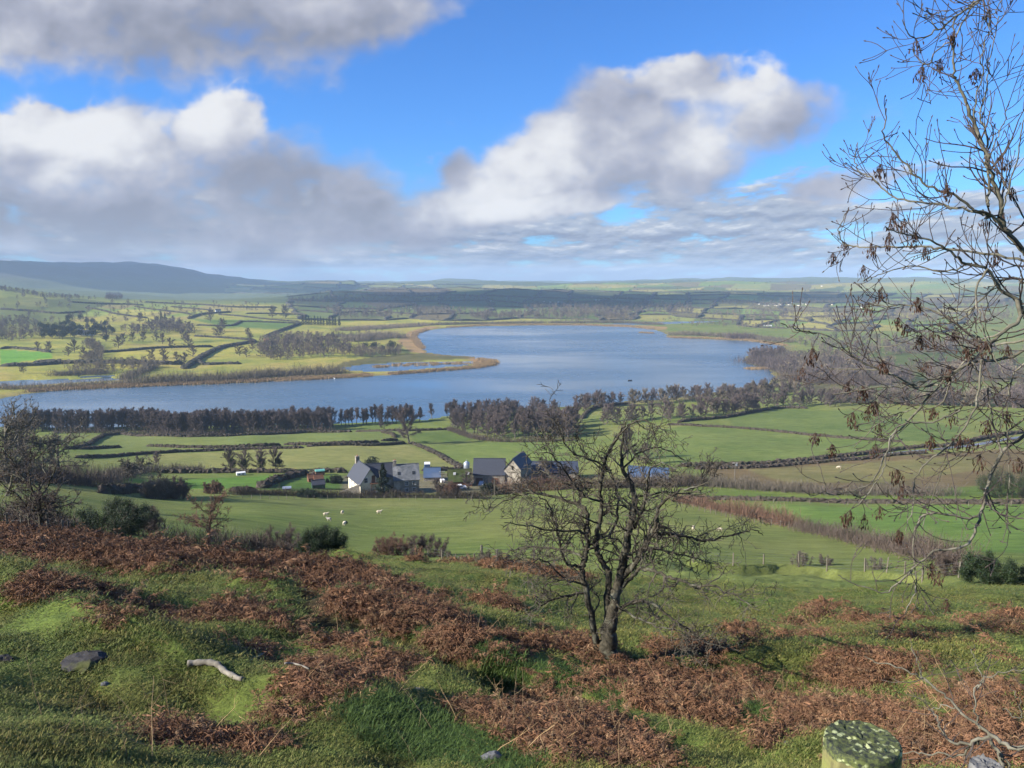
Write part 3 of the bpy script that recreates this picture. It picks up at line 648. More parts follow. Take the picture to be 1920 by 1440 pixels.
# willow scrub on the far shore
WG = 'willow scrub along the far shore'
for lb, px, w, h, mt in [
 ('long willow belt on the far bank at the left edge of the lake', [(-60,730),(40,729),(120,726),(200,721),(250,720)], 16, 5.2, 'willow_crown'),
 ('dense grey willow belt on the far bank before the flood pools', [(255,719),(330,716),(400,714),(480,710)], 24, 9, 'willow_crown'),
 ('tall willow belt on the far bank towards the spit', [(470,708),(540,704),(600,701),(640,699)], 24, 9, 'willow_crown'),
 ('inland willow thicket between the flood pools', [(100,704),(150,702),(200,701)], 18, 6, 'willow_crown'),
 ('willow thicket climbing inland below the lane', [(230,713),(255,704),(275,696),(288,688)], 12, 8, 'willow_crown'),
 ('thin line of sallow bushes along the tip of the spit', [(735,701),(790,697.5),(850,691),(885,687)], 7, 2.2, 'willow_crown'),
 ('dark alder scrub on the promontory at the right of the lake', [(1405,679),(1430,680),(1465,690),(1500,700)], 40, 9, 'wood_crown'),
 ('reddish alder carr behind the right shore', [(1445,668),(1480,672),(1530,690),(1570,712)], 45, 9, 'twig_grey'),
 ('grey carr below the promontory at the right shore', [(1470,712),(1520,715),(1570,718),(1640,722)], 30, 9, 'twig_near'),
 ('pale willow belt along the right far shore', [(1262,628),(1330,630),(1400,634),(1480,642)], 30, 7, 'willow_crown'),
 ('dark willow clump on the right far shore', [(1368,635),(1390,635.5),(1412,636)], 20, 11, 'wood_crown'),
 ('tawny willow belt at the head of the lake', [(790,610),(850,608.5),(930,607),(1020,606)], 22, 6, 'willow_crown'),
 ('tawny willow belt at the head of the lake, right half', [(1030,606),(1100,605.5),(1180,606),(1240,609)], 22, 6, 'willow_crown'),
 ('tawny bushes around the reed bay', [(640,620),(690,617),(740,614),(790,611)], 40, 7, 'willow_crown'),
 ('grey bushes left of the reed bay', [(655,640),(690,636),(725,632),(750,634)], 40, 9, 'willow_crown')]:
    scrub(lb, px, w, h, mt, 600, WG, .55, 'willow_scrub')
# hedges of the far country: one object each
fh = 0
FRS = np.random.RandomState(5)
for a, b in FAR_EDGES:
    P = resample(np.array([a, b]), 60); P[1:-1] += FRS.normal(size=P[1:-1].shape)*9
    r = np.hypot(*P.mean(0)); az = math.atan2(P[:, 0].mean(), P[:, 1].mean())
    if abs(az) > .66 or fh >= 270: continue
    zz = ground_z(P[:, 0], P[:, 1])
    if zz.min() < .3: continue
    me, c = hedge_mesh('hedge', P, 4+r*.0016, 2.6+r*.0008, M['hedge_far'], HRS, 0, .3, max(8, r*.006))
    lb = ('thin dark hedge on the hills at the skyline' if r > 3400 else 'dark hedge between sloping fields on the far hillside behind the lake' if az < .16 else 'dark hedge between the fields right of the lake') if az > -.25 else 'dark field hedge below the bare hill on the left'
    tag(link('hedge', me, None, c), lb, 'hedge', 'hedges of the far country'); fh += 1
# ------------------------------------------------------------------ winter trees
def grow(rs, P, D, L, R, nseg, wob, up):
    pts = [P]; d = D/np.linalg.norm(D)
    for i in range(nseg):
        d = d+rs.normal(size=3)*wob+np.array([0, 0, up]); d /= np.linalg.norm(d); pts.append(pts[-1]+d*L/nseg)
    return np.array(pts), np.linspace(R, R*.35, nseg+1)
def tree_variant(seed, h, spread, nl=9, tw=1200, tww=.05, twl=.9, bole=.28, up=.10, kind='round', evergreen=False):
    rs = np.random.RandomState(seed); tr = []; cr = []
    tp, trr = grow(rs, np.array([0, 0, -.3]), np.array([rs.normal()*.06, rs.normal()*.06, 1]), h*.88, h*.024, 7, .07, .05); trr[-1] = h*.004; tr.append((tp, trr))
    src = []
    for i in range(nl):
        f = bole+(0.93-bole)*(i+rs.rand())/nl; k = f*7; j = min(int(k), 6); p = tp[j]*(1-(k-j))+tp[j+1]*(k-j)
        az = i*2.4+rs.rand(); rel = (f-bole)/(1-bole)
        el = {'round': .35+.9*rel, 'tall': .9+.3*rel, 'column': 1.1}[kind]; pr = {'round': math.sqrt(max(.15, 1-(rel-.25)**2*1.5)), 'tall': .8-.3*rel, 'column': .6}[kind]
        Ls = spread*pr*rs.uniform(.75, 1.1); d = np.array([cos(az)*cos(el), sin(az)*cos(el), sin(el)])
        q, r = grow(rs, p, d, Ls, h*.010*(1-.5*rel), 5, .16, up); cr.append((q, r)); src.append(q)
        for s in range(5):
            jj = rs.randint(1, 5); d2 = (q[jj+1]-q[jj]); d2 = d2/np.linalg.norm(d2)+rs.normal(size=3)*.55+np.array([0, 0, .25])
            q2, r2 = grow(rs, q[jj], d2, Ls*rs.uniform(.3, .6), h*.0042, 3, .18, up); cr.append((q2, r2)); src.append(q2); src.append(q2)
    src.append(tp[5:])
    A = np.concatenate([resample(s, .35)[2 if len(s) > 4 else 0:] for s in src]); q = rs.randint(0, len(A), tw)
    c0 = np.array([0, 0, h*.45]); B = A[q]+rs.normal(size=(tw, 3))*.12*spread/4
    D = norm(B-c0)*.7+rs.normal(size=(tw, 3))*.55+np.array([0, 0, .35])
    TV, TF = tris(B, D, twl*rs.uniform(.5, 1.3, tw), tww, rs)
    g5 = {}
    V1, F1 = tubes(cr, 4); tV, tF = tubes(tr, 6)
    return (tV, [tF]), (np.vstack([V1, TV]), [F1, TF+len(V1)])
def leafy_variant(seed, h, rad, n=1600, ls=.35, kind='round'):
    rs = np.random.RandomState(seed); tp, rr = grow(rs, np.array([0, 0, -.3]), np.array([0, 0, 1.]), h*.8, h*.03, 4, .05, 0)
    tV, tF = tubes([(tp, rr)], 6)
    if kind == 'cone':
        f = rs.rand(n)**.7; z = h*(1-f*.93); rr_ = rad*f*(.75+.35*np.sin(z*9/h*3+rs.rand(n)*1.2))*rs.uniform(.55, 1.05, n); a = rs.rand(n)*2*pi
        B = np.c_[np.cos(a)*rr_, np.sin(a)*rr_, z]; D = np.c_[np.cos(a), np.sin(a), rs.normal(size=n)*.25-.25]
    else:
        cl = rs.normal(size=(14, 3)); cl = norm(cl)*rs.uniform(.3, .75, 14)[:, None]*np.array([rad, rad, h*.36])+np.array([0, 0, h*.58])
        q = rs.randint(0, 14, n); B = cl[q]+norm(rs.normal(size=(n, 3)))*rs.uniform(.6, 1, n)[:, None]*rad*.52; D = norm(B-np.array([0, 0, h*.5]))+rs.normal(size=(n, 3))*.6
    V, F = tris(B, D, ls*rs.uniform(.7, 1.4, n), ls*.7, rs); return (tV, [tF]), (V, [F])
def proto(name, var, tm, cm):
    return (mesh_np(name+'_trunk', var[0][0], var[0][1], [M[tm]], True), mesh_np(name+'_crown', var[1][0], var[1][1], [M[cm]]))
ALD = [proto('alder', tree_variant(100+i, 14, 4.9, 16, 6500, .065, 1.0, .26, .07, 'tall'), 'wood_trunk', 'wood_crown') for i in range(5)]
OAK = [proto('oak', tree_variant(200+i, 13, 5.8, 15, 6500, .065, 1.0, .14, .06, 'round'), 'wood_trunk', 'wood_crown') for i in range(4)]
WIL = [proto('willow', tree_variant(300+i, 9, 4.0, 12, 3000, .08, .9, .12, .10, 'round'), 'wood_trunk', 'willow_crown') for i in range(3)]
EVR = [proto('yew', leafy_variant(400+i, 10, 4.0, 1500, .55), 'wood_trunk', 'evergreen') for i in range(2)]
CON = [proto('conifer', leafy_variant(450+i, 15, 3.0, 1700, .6, 'cone'), 'wood_trunk', 'evergreen') for i in range(2)]
TRS = np.random.RandomState(21); TREE_N = 0
def place_tree(kind, protos, pos, h0, h, label, group, cat='tree', sx=1.0):
    global TREE_N
    t, c = protos[TRS.randint(len(protos))]; s = h/h0
    o = empty(kind, pos, TRS.uniform(0, 2*pi)); o.scale = (s*sx, s*sx, s); tag(o, label, cat, group)
    link('trunk', t, o); link('crown', c, o); TREE_N += 1; return o
def row(n, pts, depth, rmin=0):        # n spots along a pixel polyline, scattered in depth
    P = np.array([at(p[0], p[1], rmin)[:2] for p in pts]); Q_ = resample(P, 1.0); out = []
    for i in range(n):
        q = Q_[int((i+TRS.rand())/n*(len(Q_)-1))]; r = np.hypot(*q); k = 1+TRS.uniform(0, depth)/r
        q = q*k+TRS.normal(size=2)*1.0; out.append(np.r_[q, ground_z(q[0], q[1])])
    return out
def area(n, px, rmin=0):
    P = np.array(px, float); lo = P.min(0); hi = P.max(0); out = []
    while len(out) < n:
        q = TRS.uniform(lo, hi)
        if inpoly(np.array([q[0]]), np.array([q[1]]), P)[0]:
            w = at(q[0], q[1], rmin)
            if w[2] > .1: out.append(w)
    return out
def okl(p): return p[2] > .2
G1 = 'bare alders in the wood along the near shore'
for i, p in enumerate(row(285, [(40,812),(150,810),(285,810),(295,815),(370,816),(380,811),(520,811),(628,808)], 27)):
    if okl(p) and i % 3 < 2: place_tree('alder_tree', ALD, p, 14, TRS.uniform(12, 15), 'bare purplish alder in the dense wood along the near shore, left of the gap', G1)
    elif okl(p): place_tree('oak_tree', OAK, p, 13.5, TRS.uniform(10.5, 14), 'bare broad-crowned tree among the alders of the dense near-shore wood', 'broad-crowned trees in the near-shore wood')  # species not set; the oak meshes lend these bare trees the name
G2 = 'bare alders in the open row along the near shore'
for p in row(36, [(640,800),(700,797),(770,793),(825,786),(850,783)], 9):
    if okl(p) and not 788 < 960+FPX*p[0]/p[1]*1.0 < 803: place_tree('alder_tree', ALD, p, 14, TRS.uniform(11, 14), 'bare alder in the thin row with lake showing between the trunks', G2)
G3 = 'trees of the grey wood in the middle'
for i, p in enumerate(area(120, [(838,790),(850,806),(900,820),(960,825),(1078,823),(1094,790),(1075,776),(1000,776),(900,778)])):
    if okl(p): place_tree('bare_tree', OAK if i % 3 else ALD, p, 13.5, TRS.uniform(10.5, 13.5), 'leafless tree in the grey wood running down from the near shore', G3)
G4 = 'trees along the near shore on the right'
for i, p in enumerate(row(92, [(1080,778),(1150,764),(1250,757),(1350,758),(1440,745),(1520,738)], 55)):
    if okl(p): place_tree('shore_tree', [OAK, OAK, WIL][i % 3], p, [13.5, 13.5, 9][i % 3], TRS.uniform(9, 13.5), 'bare tree in the shore belt right of the grey wood', G4)  # bare trees of no set kind, mixed from oak and willow meshes
G5 = 'bare trees in the belt above the big pasture'
for i, p in enumerate(row(54, [(1120,800),(1200,794),(1270,790),(1340,782),(1420,770),(1500,764),(1600,762)], 24)):
    if okl(p): place_tree('bare_tree', OAK, p, 13, TRS.uniform(8, 12), 'bare tree in the belt directly above the big right-hand pasture', G5)
def single(kind, protos, h0, px, py, hpx, label, group=None, rmin=0, sx=1.0, cat='tree'):
    p = at(px, py, rmin); r = math.hypot(p[0], p[1]); a, _ = ray(px, py); h = hpx*r*cos(a)/FPX*1.02
    return place_tree(kind, protos, p, h0, h, label, group, cat, sx)
# lone trees
single('oak_tree', OAK, 13, 767, 829, 66, 'tall bare oak standing alone above the hedge bank', sx=1.15)
o = single('oak_tree', OAK, 13, 721, 808, 46, 'bare oak with an ivy-covered trunk below the shore row', sx=.9)
for (px, py, hp, lb) in [(292,877,30,'bare field tree with spreading crown near the pale birches'),(1177,862,62,'grey bare tree behind the blue-roofed shed'),(1210,870,40,'small dark tree by the blue-roofed shed'),
    (1020,905,46,'bare tree right of the barn gable'),(1060,912,42,'bare tree further right of the barn gable'),(820,925,30,'rust-twigged young tree before the farmyard'),(878,918,34,'pale leafless tree between farmyard and barn'),(660,915,26,'small bare garden tree left of the farmhouse')]:
    single('bare_tree', OAK, 13, px, py, hp, lb, 'single trees around the farm')
single('yew_tree', EVR, 10, 696, 884, 33, 'round dark evergreen behind the farmhouse roof', sx=1.1)
single('conifer_tree', CON, 15, 719, 931, 66, 'tall dark conifer growing between the two houses', sx=1.35)
for (px, py, lb) in [(433,883,'first ivy-clad bush tree from the caravan'),(455,884,'ivy-covered tree above the caravan'),(487,883,'broad ivy-covered tree with two leaning stems'),(518,882,'dense ivy-covered tree nearest the diagonal hedge')]:
    single('ivy_tree', OAK, 13, px, py, 42, lb, 'ivy-clad trees above the paddock')
    single('ivy_tree', EVR, 10, px+3, py, 28, lb.replace('tree', 'understorey'), 'ivy growth above the paddock', sx=.75)
# parkland oaks and woods beyond the lake
PG = 'scattered oaks of the parkland beyond the lake'
for px, py in [(248,641),(268,641),(293,640),(305,645),(348,641),(354,651),(222,653),(230,646),(322,652),(406,633),(415,630),(464,630),(418,622),(72,656),(92,661),(140,661),(158,672),(172,652),(283,672),(307,672),(330,676),(362,669),(450,668),(462,670),(474,658),(470,643),(510,597),(535,597),(262,606),(198,640),(44,700),(128,668),(343,684),(310,684),(395,603)]:
    single('oak_tree', OAK, 13, px, py, TRS.uniform(15, 24), 'bare oak standing in the sunlit parkland beyond the lake', PG, 600, 1.1)
for px, py, hp in [(200,640,14),(322,655,9),(354,653,9),(335,682,10)]:
    single('yew_tree', EVR, 10, px, py, hp, 'small dark evergreen in the parkland beyond the lake', 'evergreens of the parkland', 600)
EG = 'evergreens around the mansion'
for p in [(76,622,20),(90,626,22),(104,624,20),(118,628,20),(132,631,24),(98,634,22),(117,636,18),(140,634,16),(180,626,20),(192,628,20),(210,629,18),(130,606,18),(152,603,15),(84,634,20)]:
    single('yew_tree', EVR, 10, p[0], p[1], p[2], 'dark evergreen in the wood around the white mansion', EG, 600, .9)
for p in [(303,606,22),(310,606,20),(279,610,14)]:
    single('conifer_tree', CON, 15, p[0], p[1], p[2], 'dark pointed conifer above the wood edge right of the mansion', 'conifers above the wood', 600)
for i in range(13):
    single('conifer_tree', CON, 15, 568+i*5.6+TRS.uniform(-1, 1), 609+i*.15, TRS.uniform(14, 20), 'conifer in the dark clump on the hill left of the reed bay', 'conifers of the clump on the hill', 600)
for p in [(686,657,16),(700,658,18),(733,657,21),(717,659,13)]:
    single('yew_tree', EVR, 10, p[0], p[1], p[2], 'dark evergreen at the lake edge of the round wood', 'evergreens by the marsh', 600)
# woods far beyond: all their trees go in one mass
far = []
def farwood(n, px, kinds, hlo, hhi, rmin=600):
    n = int(n*(2.2 if rmin > 1000 else 1.5))
    for p in area(n, px, rmin): far.append((p, kinds[TRS.randint(len(kinds))], TRS.uniform(hlo, hhi)))
farwood(70, [(-40,612),(30,600),(70,606),(76,632),(20,642),(-40,640)], 'ow', 10, 14)
farwood(45, [(76,624),(140,606),(200,604),(215,628),(120,636),(80,636)], 'oee', 10, 13)
farwood(80, [(215,622),(262,618),(290,606),(325,602),(362,616),(372,627),(330,626),(260,628)], 'owo', 10, 14)
farwood(130, [(482,662),(492,643),(520,634),(560,632),(640,637),(660,655),(648,668),(560,676),(490,675)], 'ooow', 10, 14)
farwood(60, [(640,655),(700,652),(760,656),(745,668),(660,670)], 'ow', 7, 10)
farwood(60, [(470,640),(520,628),(600,630),(640,624),(720,622),(740,640),(650,640)], 'w', 6, 9)
farwood(60, [(120,690),(200,684),(290,676),(300,690),(220,700),(130,702)], 'w', 6, 9)
farwood(60, [(180,661),(150,650),(175,640),(195,660),(190,680),(150,680)], 'w', 7, 10)
farwood(45, [(200,553),(225,551),(230,562),(198,562)], 'o', 9, 13, 1500)
farwood(40, [(0,541),(50,549),(100,556),(180,561),(180,563),(90,559),(0,546)], 'o', 8, 12, 1500)
farwood(70, [(1000,604),(1250,600),(1500,608),(1500,618),(1290,613),(1250,606),(1100,606)], 'w', 6, 9)
farwood(150, [(860,590),(1100,584),(1180,588),(1180,596),(900,600)], 'ow', 10, 14, 1500)
farwood(160, [(970,572),(1220,570),(1300,575),(1300,590),(1080,586),(980,582)], 'oow', 10, 15, 1500)
farwood(110, [(600,580),(760,575),(900,582),(860,592),(640,598)], 'ow', 9, 13, 1500)
farwood(110, [(520,562),(760,552),(900,556),(980,562),(900,566),(560,570)], 'o', 10, 14, 1500)
farwood(200, [(1320,590),(1500,578),(1700,580),(1900,584),(1900,606),(1560,606),(1400,602)], 'ww', 9, 13, 1500)
farwood(120, [(1300,566),(1600,562),(1900,566),(1900,576),(1600,574),(1400,574)], 'oow', 9, 14, 1500)
farwood(170, [(1480,640),(1560,630),(1800,640),(1900,660),(1700,668),(1540,664)], 'oow', 8, 12)
farwood(200, [(1480,672),(1560,668),(1660,690),(1720,718),(1600,724),(1520,716),(1460,705)], 'oow', 8, 12)
farwood(110, [(1520,752),(1700,745),(1900,752),(1920,770),(1750,782),(1600,772)], 'oow', 7, 11)
farwood(90, [(1700,690),(1900,684),(1920,712),(1800,716)], 'oow', 7, 11)
farwood(90, [(1880,745),(1990,740),(1990,800),(1900,790)], 'o', 8, 11)
farwood(60, [(1400,664),(1436,662),(1470,664),(1470,672),(1410,678)], 'o', 8, 12)
for a, b in FAR_EDGES:
    for k in range(3):
        if TRS.rand() < .75:
            u = TRS.rand(); q = a*(1-u)+b*u+TRS.normal(size=2)*4; z = ground_z(q[0], q[1])
            if z > .3: far.append((np.r_[q, z], 'ow'[TRS.rand() > .7], TRS.uniform(6, 12)))
def scatter(name, pts, sc, rz, vid, meshes, tilt=None):
    n = len(pts); me = bpy.data.meshes.new(name); me.vertices.add(n); me.vertices.foreach_set('co', np.asarray(pts, np.float32).ravel())
    a = me.attributes.new('scl', 'FLOAT_VECTOR', 'POINT'); sc = np.asarray(sc, np.float32); sc = sc if sc.ndim == 2 else np.repeat(sc[:, None], 3, 1); a.data.foreach_set('vector', sc.ravel())
    a = me.attributes.new('rot', 'FLOAT_VECTOR', 'POINT'); R = np.zeros((n, 3), np.float32); R[:, 2] = rz
    if tilt is not None: R[:, :2] = tilt
    a.data.foreach_set('vector', R.ravel())
    a = me.attributes.new('vid', 'INT', 'POINT'); a.data.foreach_set('value', np.asarray(vid, np.int32))
    col = bpy.data.collections.new(name+'_source')
    for i, m in enumerate(meshes): col.objects.link(bpy.data.objects.new('%s_source_%02d' % (name, i), m))
    ng = bpy.data.node_groups.new(name+'_scatter', 'GeometryNodeTree')
    ng.interface.new_socket('Geometry', in_out='INPUT', socket_type='NodeSocketGeometry'); ng.interface.new_socket('Geometry', in_out='OUTPUT', socket_type='NodeSocketGeometry')
    gi = ng.nodes.new('NodeGroupInput'); go = ng.nodes.new('NodeGroupOutput'); iop = ng.nodes.new('GeometryNodeInstanceOnPoints'); ci = ng.nodes.new('GeometryNodeCollectionInfo')
    ci.inputs['Collection'].default_value = col; ci.inputs['Separate Children'].default_value = True; ci.inputs['Reset Children'].default_value = True
    def na(nm, typ):
        x = ng.nodes.new('GeometryNodeInputNamedAttribute'); x.data_type = typ; x.inputs['Name'].default_value = nm; return x.outputs['Attribute']
    L = ng.links.new
    L(gi.outputs[0], iop.inputs['Points']); L(ci.outputs[0], iop.inputs['Instance']); iop.inputs['Pick Instance'].default_value = True
    L(na('vid', 'INT'), iop.inputs['Instance Index']); L(na('scl', 'FLOAT_VECTOR'), iop.inputs['Scale'])
    L(na('rot', 'FLOAT_VECTOR'), iop.inputs['Rotation']); L(iop.outputs[0], go.inputs[0])
    o = link(name, me); md = o.modifiers.new('scatter', 'NODES'); md.node_group = ng; return o
def lowtree(seed, h, rad, mat, n=260, w=.28):
    v = tree_variant(seed, h, rad, 8, n, w, 1.5, .15, .06); V = np.vstack([v[0][0], v[1][0]]); k = len(v[0][0])
    return mesh_np('far_tree', V, [v[0][1][0]]+[f+k for f in v[1][1]], [M[mat]])
LOW = {'o': [lowtree(500+i, 10, 4.4, 'wood_crown') for i in range(3)], 'w': [lowtree(520+i, 10, 4.8, 'willow_crown') for i in range(3)]}
ev = leafy_variant(530, 10, 3.6, 260, 1.3); LOW['e'] = [mesh_np('far_tree', ev[1][0], ev[1][1], [M['evergreen']])]
srcs = LOW['o']+LOW['w']+LOW['e']; base = {'o': 0, 'w': 3, 'e': 6}
if far:
    pts = [f[0] for f in far]; vid = [base[f[1]]+(TRS.randint(3) if f[1] != 'e' else 0) for f in far]
    tag(scatter('distant_trees', pts, [f[2]/10 for f in far], TRS.uniform(0, 6.28, len(far)), vid, srcs), 'mass of bare woods and hedgerow trees in the far country', 'distant woodland', kind='stuff')
# ------------------------------------------------------------------ the hawthorn in the foreground
def sub_branches(polys, rs, per_m, lmin, lmax, rscale, wob, up, zig=0.0, tmin=.12, nseg=5, rmax=.02, angle=.9):
    out = []
    for P, R in polys:
        L = np.linalg.norm(np.diff(P, axis=0), axis=1); d = np.r_[0, np.cumsum(L)]; n = rs.poisson(per_m*d[-1])
        for k in range(n):
            q = d[-1]*rs.uniform(tmin, 1.0); j = min(np.searchsorted(d, q)-1, len(P)-2); j = max(j, 0); u = (q-d[j])/max(L[j], 1e-6)
            p = P[j]*(1-u)+P[j+1]*u; r0 = R[j]*(1-u)+R[j+1]*u; t = (P[j+1]-P[j])/max(L[j], 1e-6)
            v = norm(np.cross(t, rs.normal(size=3))); dd = t*cos(angle)+v*sin(angle)*rs.uniform(.7, 1.2)
            ll = rs.uniform(lmin, lmax)*(1-.45*q/d[-1]); r = min(r0*rscale, rmax)
            pts = [p]; dd = dd/np.linalg.norm(dd)
            for s in range(nseg):
                dd = dd+rs.normal(size=3)*wob+np.array([0, 0, up]); dd /= np.linalg.norm(dd); pts.append(pts[-1]+dd*ll/nseg)
            out.append((np.array(pts), np.linspace(r, r*.45, nseg+1)))
    return out
def limb(px, r, r0, r1, rs, dz=None, nsub=5, wig=.02):
    n = len(px); off = np.interp(np.linspace(0, 1, n), np.linspace(0, 1, len(dz)), dz) if dz is not None else np.zeros(n)
    P = np.array([P3(p[0], p[1], r+o) for p, o in zip(px, off)]); P = smoothline(P, nsub)
    P[1:-1] += rs.normal(size=P[1:-1].shape)*wig
    return P, np.linspace(r0, r1, len(P))**1.0
hr = np.random.RandomState(77)
hb = at(1128, 1230); HR_ = math.hypot(hb[0], hb[1]); PXM = HR_/FPX   # metres per pixel at the hawthorn
HL = [
 ([(1137,1240),(1140,1208),(1144,1176),(1149,1146),(1155,1115)], 25, 13, [0, 0, 0]),
 ([(1124,1240),(1115,1190),(1106,1142),(1095,1093),(1092,1066),(1099,1038),(1102,986),(1095,954),(1071,941),(1022,927),(994,920),(981,906)], 11, 2.5, [0, -.1, .2, .6, .9]),
 ([(1142,1176),(1139,1107),(1142,1072),(1123,1045),(1119,1003),(1128,968),(1125,927),(1130,882),(1140,847),(1161,816),(1175,788)], 11, 2, [0, .2, .3, .1, -.3]),
 ([(1152,1120),(1161,1090),(1168,1055),(1178,1003),(1189,954),(1185,916),(1168,875),(1165,847),(1172,800)], 16, 2.2, [0, 0, -.1, .2, .3]),
 ([(1168,1082),(1192,1055),(1213,1017),(1227,989),(1234,954),(1251,934),(1286,916),(1330,905)], 9, 1.6, [0, -.4, -.7, -1.0]),
 ([(1166,1100),(1190,1075),(1210,1066),(1238,1076),(1269,1086),(1303,1097),(1342,1100),(1383,1121),(1425,1145)], 9, 1.5, [0, -.3, -.9, -1.4]),
 ([(1162,1140),(1185,1130),(1210,1128),(1234,1138),(1269,1166),(1303,1191),(1330,1206),(1360,1216)], 7.5, 1.5, [0, -.3, -.6, -.8]),
 ([(1190,1052),(1217,1007),(1251,1000),(1293,1007),(1321,1013),(1373,1003),(1411,993),(1430,1004)], 6.5, 1.3, [0, .2, .7, 1.0]),
 ([(1100,1110),(1064,1118),(1036,1125),(1008,1134),(1006,1118)], 5.5, 2, [0, -.3, -.5]),
 ([(1100,1050),(1071,1034),(1022,1027),(981,1027),(949,1036),(925,1050)], 5.5, 1.3, [0, .3, .6, .8]),
 ([(1101,1000),(1078,996),(1022,993),(981,986),(946,980)], 5, 1.3, [0, -.4, -.8]),
 ([(1022,929),(1000,926),(967,931),(928,951),(904,975)], 3.0, .9, [.5, .5, .4]),
 ([(1092,1066),(1060,1055),(1050,1017),(1036,968),(1029,947),(1010,930)], 6, 1.6, [0, -.3, -.6]),
 ([(1161,816),(1192,788),(1224,795),(1248,809),(1258,824)], 3.2, 1.1, [-.2, -.4, -.5]),
 ([(1147,882),(1112,864),(1071,847),(1057,823),(1043,795),(1022,768)], 4.2, 1.0, [0, -.2, -.4]),
 ([(1165,882),(1199,850),(1238,840),(1269,854),(1286,866)], 4.2, 1.1, [.2, .5, .6]),
 ([(1185,934),(1217,927),(1269,923),(1321,931)], 4.5, 1.1, [.2, .4, .6]),
 ([(1130,900),(1100,900),(1060,905),(1020,885),(990,892)], 4.2, 1.1, [0, .5, .9]),
 ([(1150,1130),(1180,1150),(1230,1175),(1270,1180),(1320,1196)], 5.5, 1.2, [0, -.7, -1.3]),
 ([(1095,1095),(1060,1085),(1020,1050),(985,1062)], 4, 1.1, [0, -.8, -1.2]),
 ([(1142,1010),(1160,960),(1150,900),(1120,850),(1085,830)], 6, 1.2, [0, .6, .9]),
 ([(1190,990),(1210,940),(1215,890),(1235,870),(1270,880)], 6, 1.2, [0, -.5, -.7]),
 ([(1165,1060),(1200,1030),(1260,1035),(1310,1050),(1350,1060)], 5.5, 1.2, [0, .6, 1.2]),
 ([(1125,940),(1090,925),(1050,870),(1030,850),(1000,850)], 4.5, 1.0, [0, -.5, -.8]),
]
HLP = [limb(px, HR_, a*PXM*(.85 if i == 0 else .66 if i < 5 else .5), max(b*PXM*.6, .0045), hr, dz, 5, .012) for i, (px, a, b, dz) in enumerate(HL)]
# flared foot
HLP[0][1][:3] *= (1.35, 1.18, 1.05)
h1 = sub_branches(HLP[1:], hr, 7.5, .35, .95, .55, .26, .04, nseg=7, rmax=.018, angle=1.0)
h2 = sub_branches(h1, hr, 12.5, .15, .55, .6, .32, .04, nseg=4, rmax=.0075, angle=1.0)
h3 = sub_branches(h2, hr, 6.5, .06, .22, .75, .3, .02, nseg=2, rmax=.0042, angle=1.0)
for L_ in (h2, h3):
    for P, R in L_: np.maximum(R, .0044, out=R)
haw = empty('hawthorn_tree', hb)
tag(haw, 'leafless many-stemmed hawthorn standing in dead bracken on the slope', 'tree')
def rel(VF, c): return VF[0]-c, VF[1]
V, F = rel(tubes(HLP[:1]+HLP[1:4], 10), hb); link('trunk', mesh_np('trunk', V, F, [M['hawthorn']], True), haw)
V, F = rel(tubes(HLP[4:], 7), hb); link('limbs', mesh_np('limbs', V, F, [M['hawthorn']], True), haw)
V1, F1 = tubes(h1, 5); V2, F2 = tubes(h2, 3); V3, F3 = tubes(h3, 3)
link('crown', mesh_np('crown', np.vstack([V1, V2, V3])-hb, [F1, F2+len(V1), F3+len(V1)+len(V2)], [M['twig_haw']]), haw)
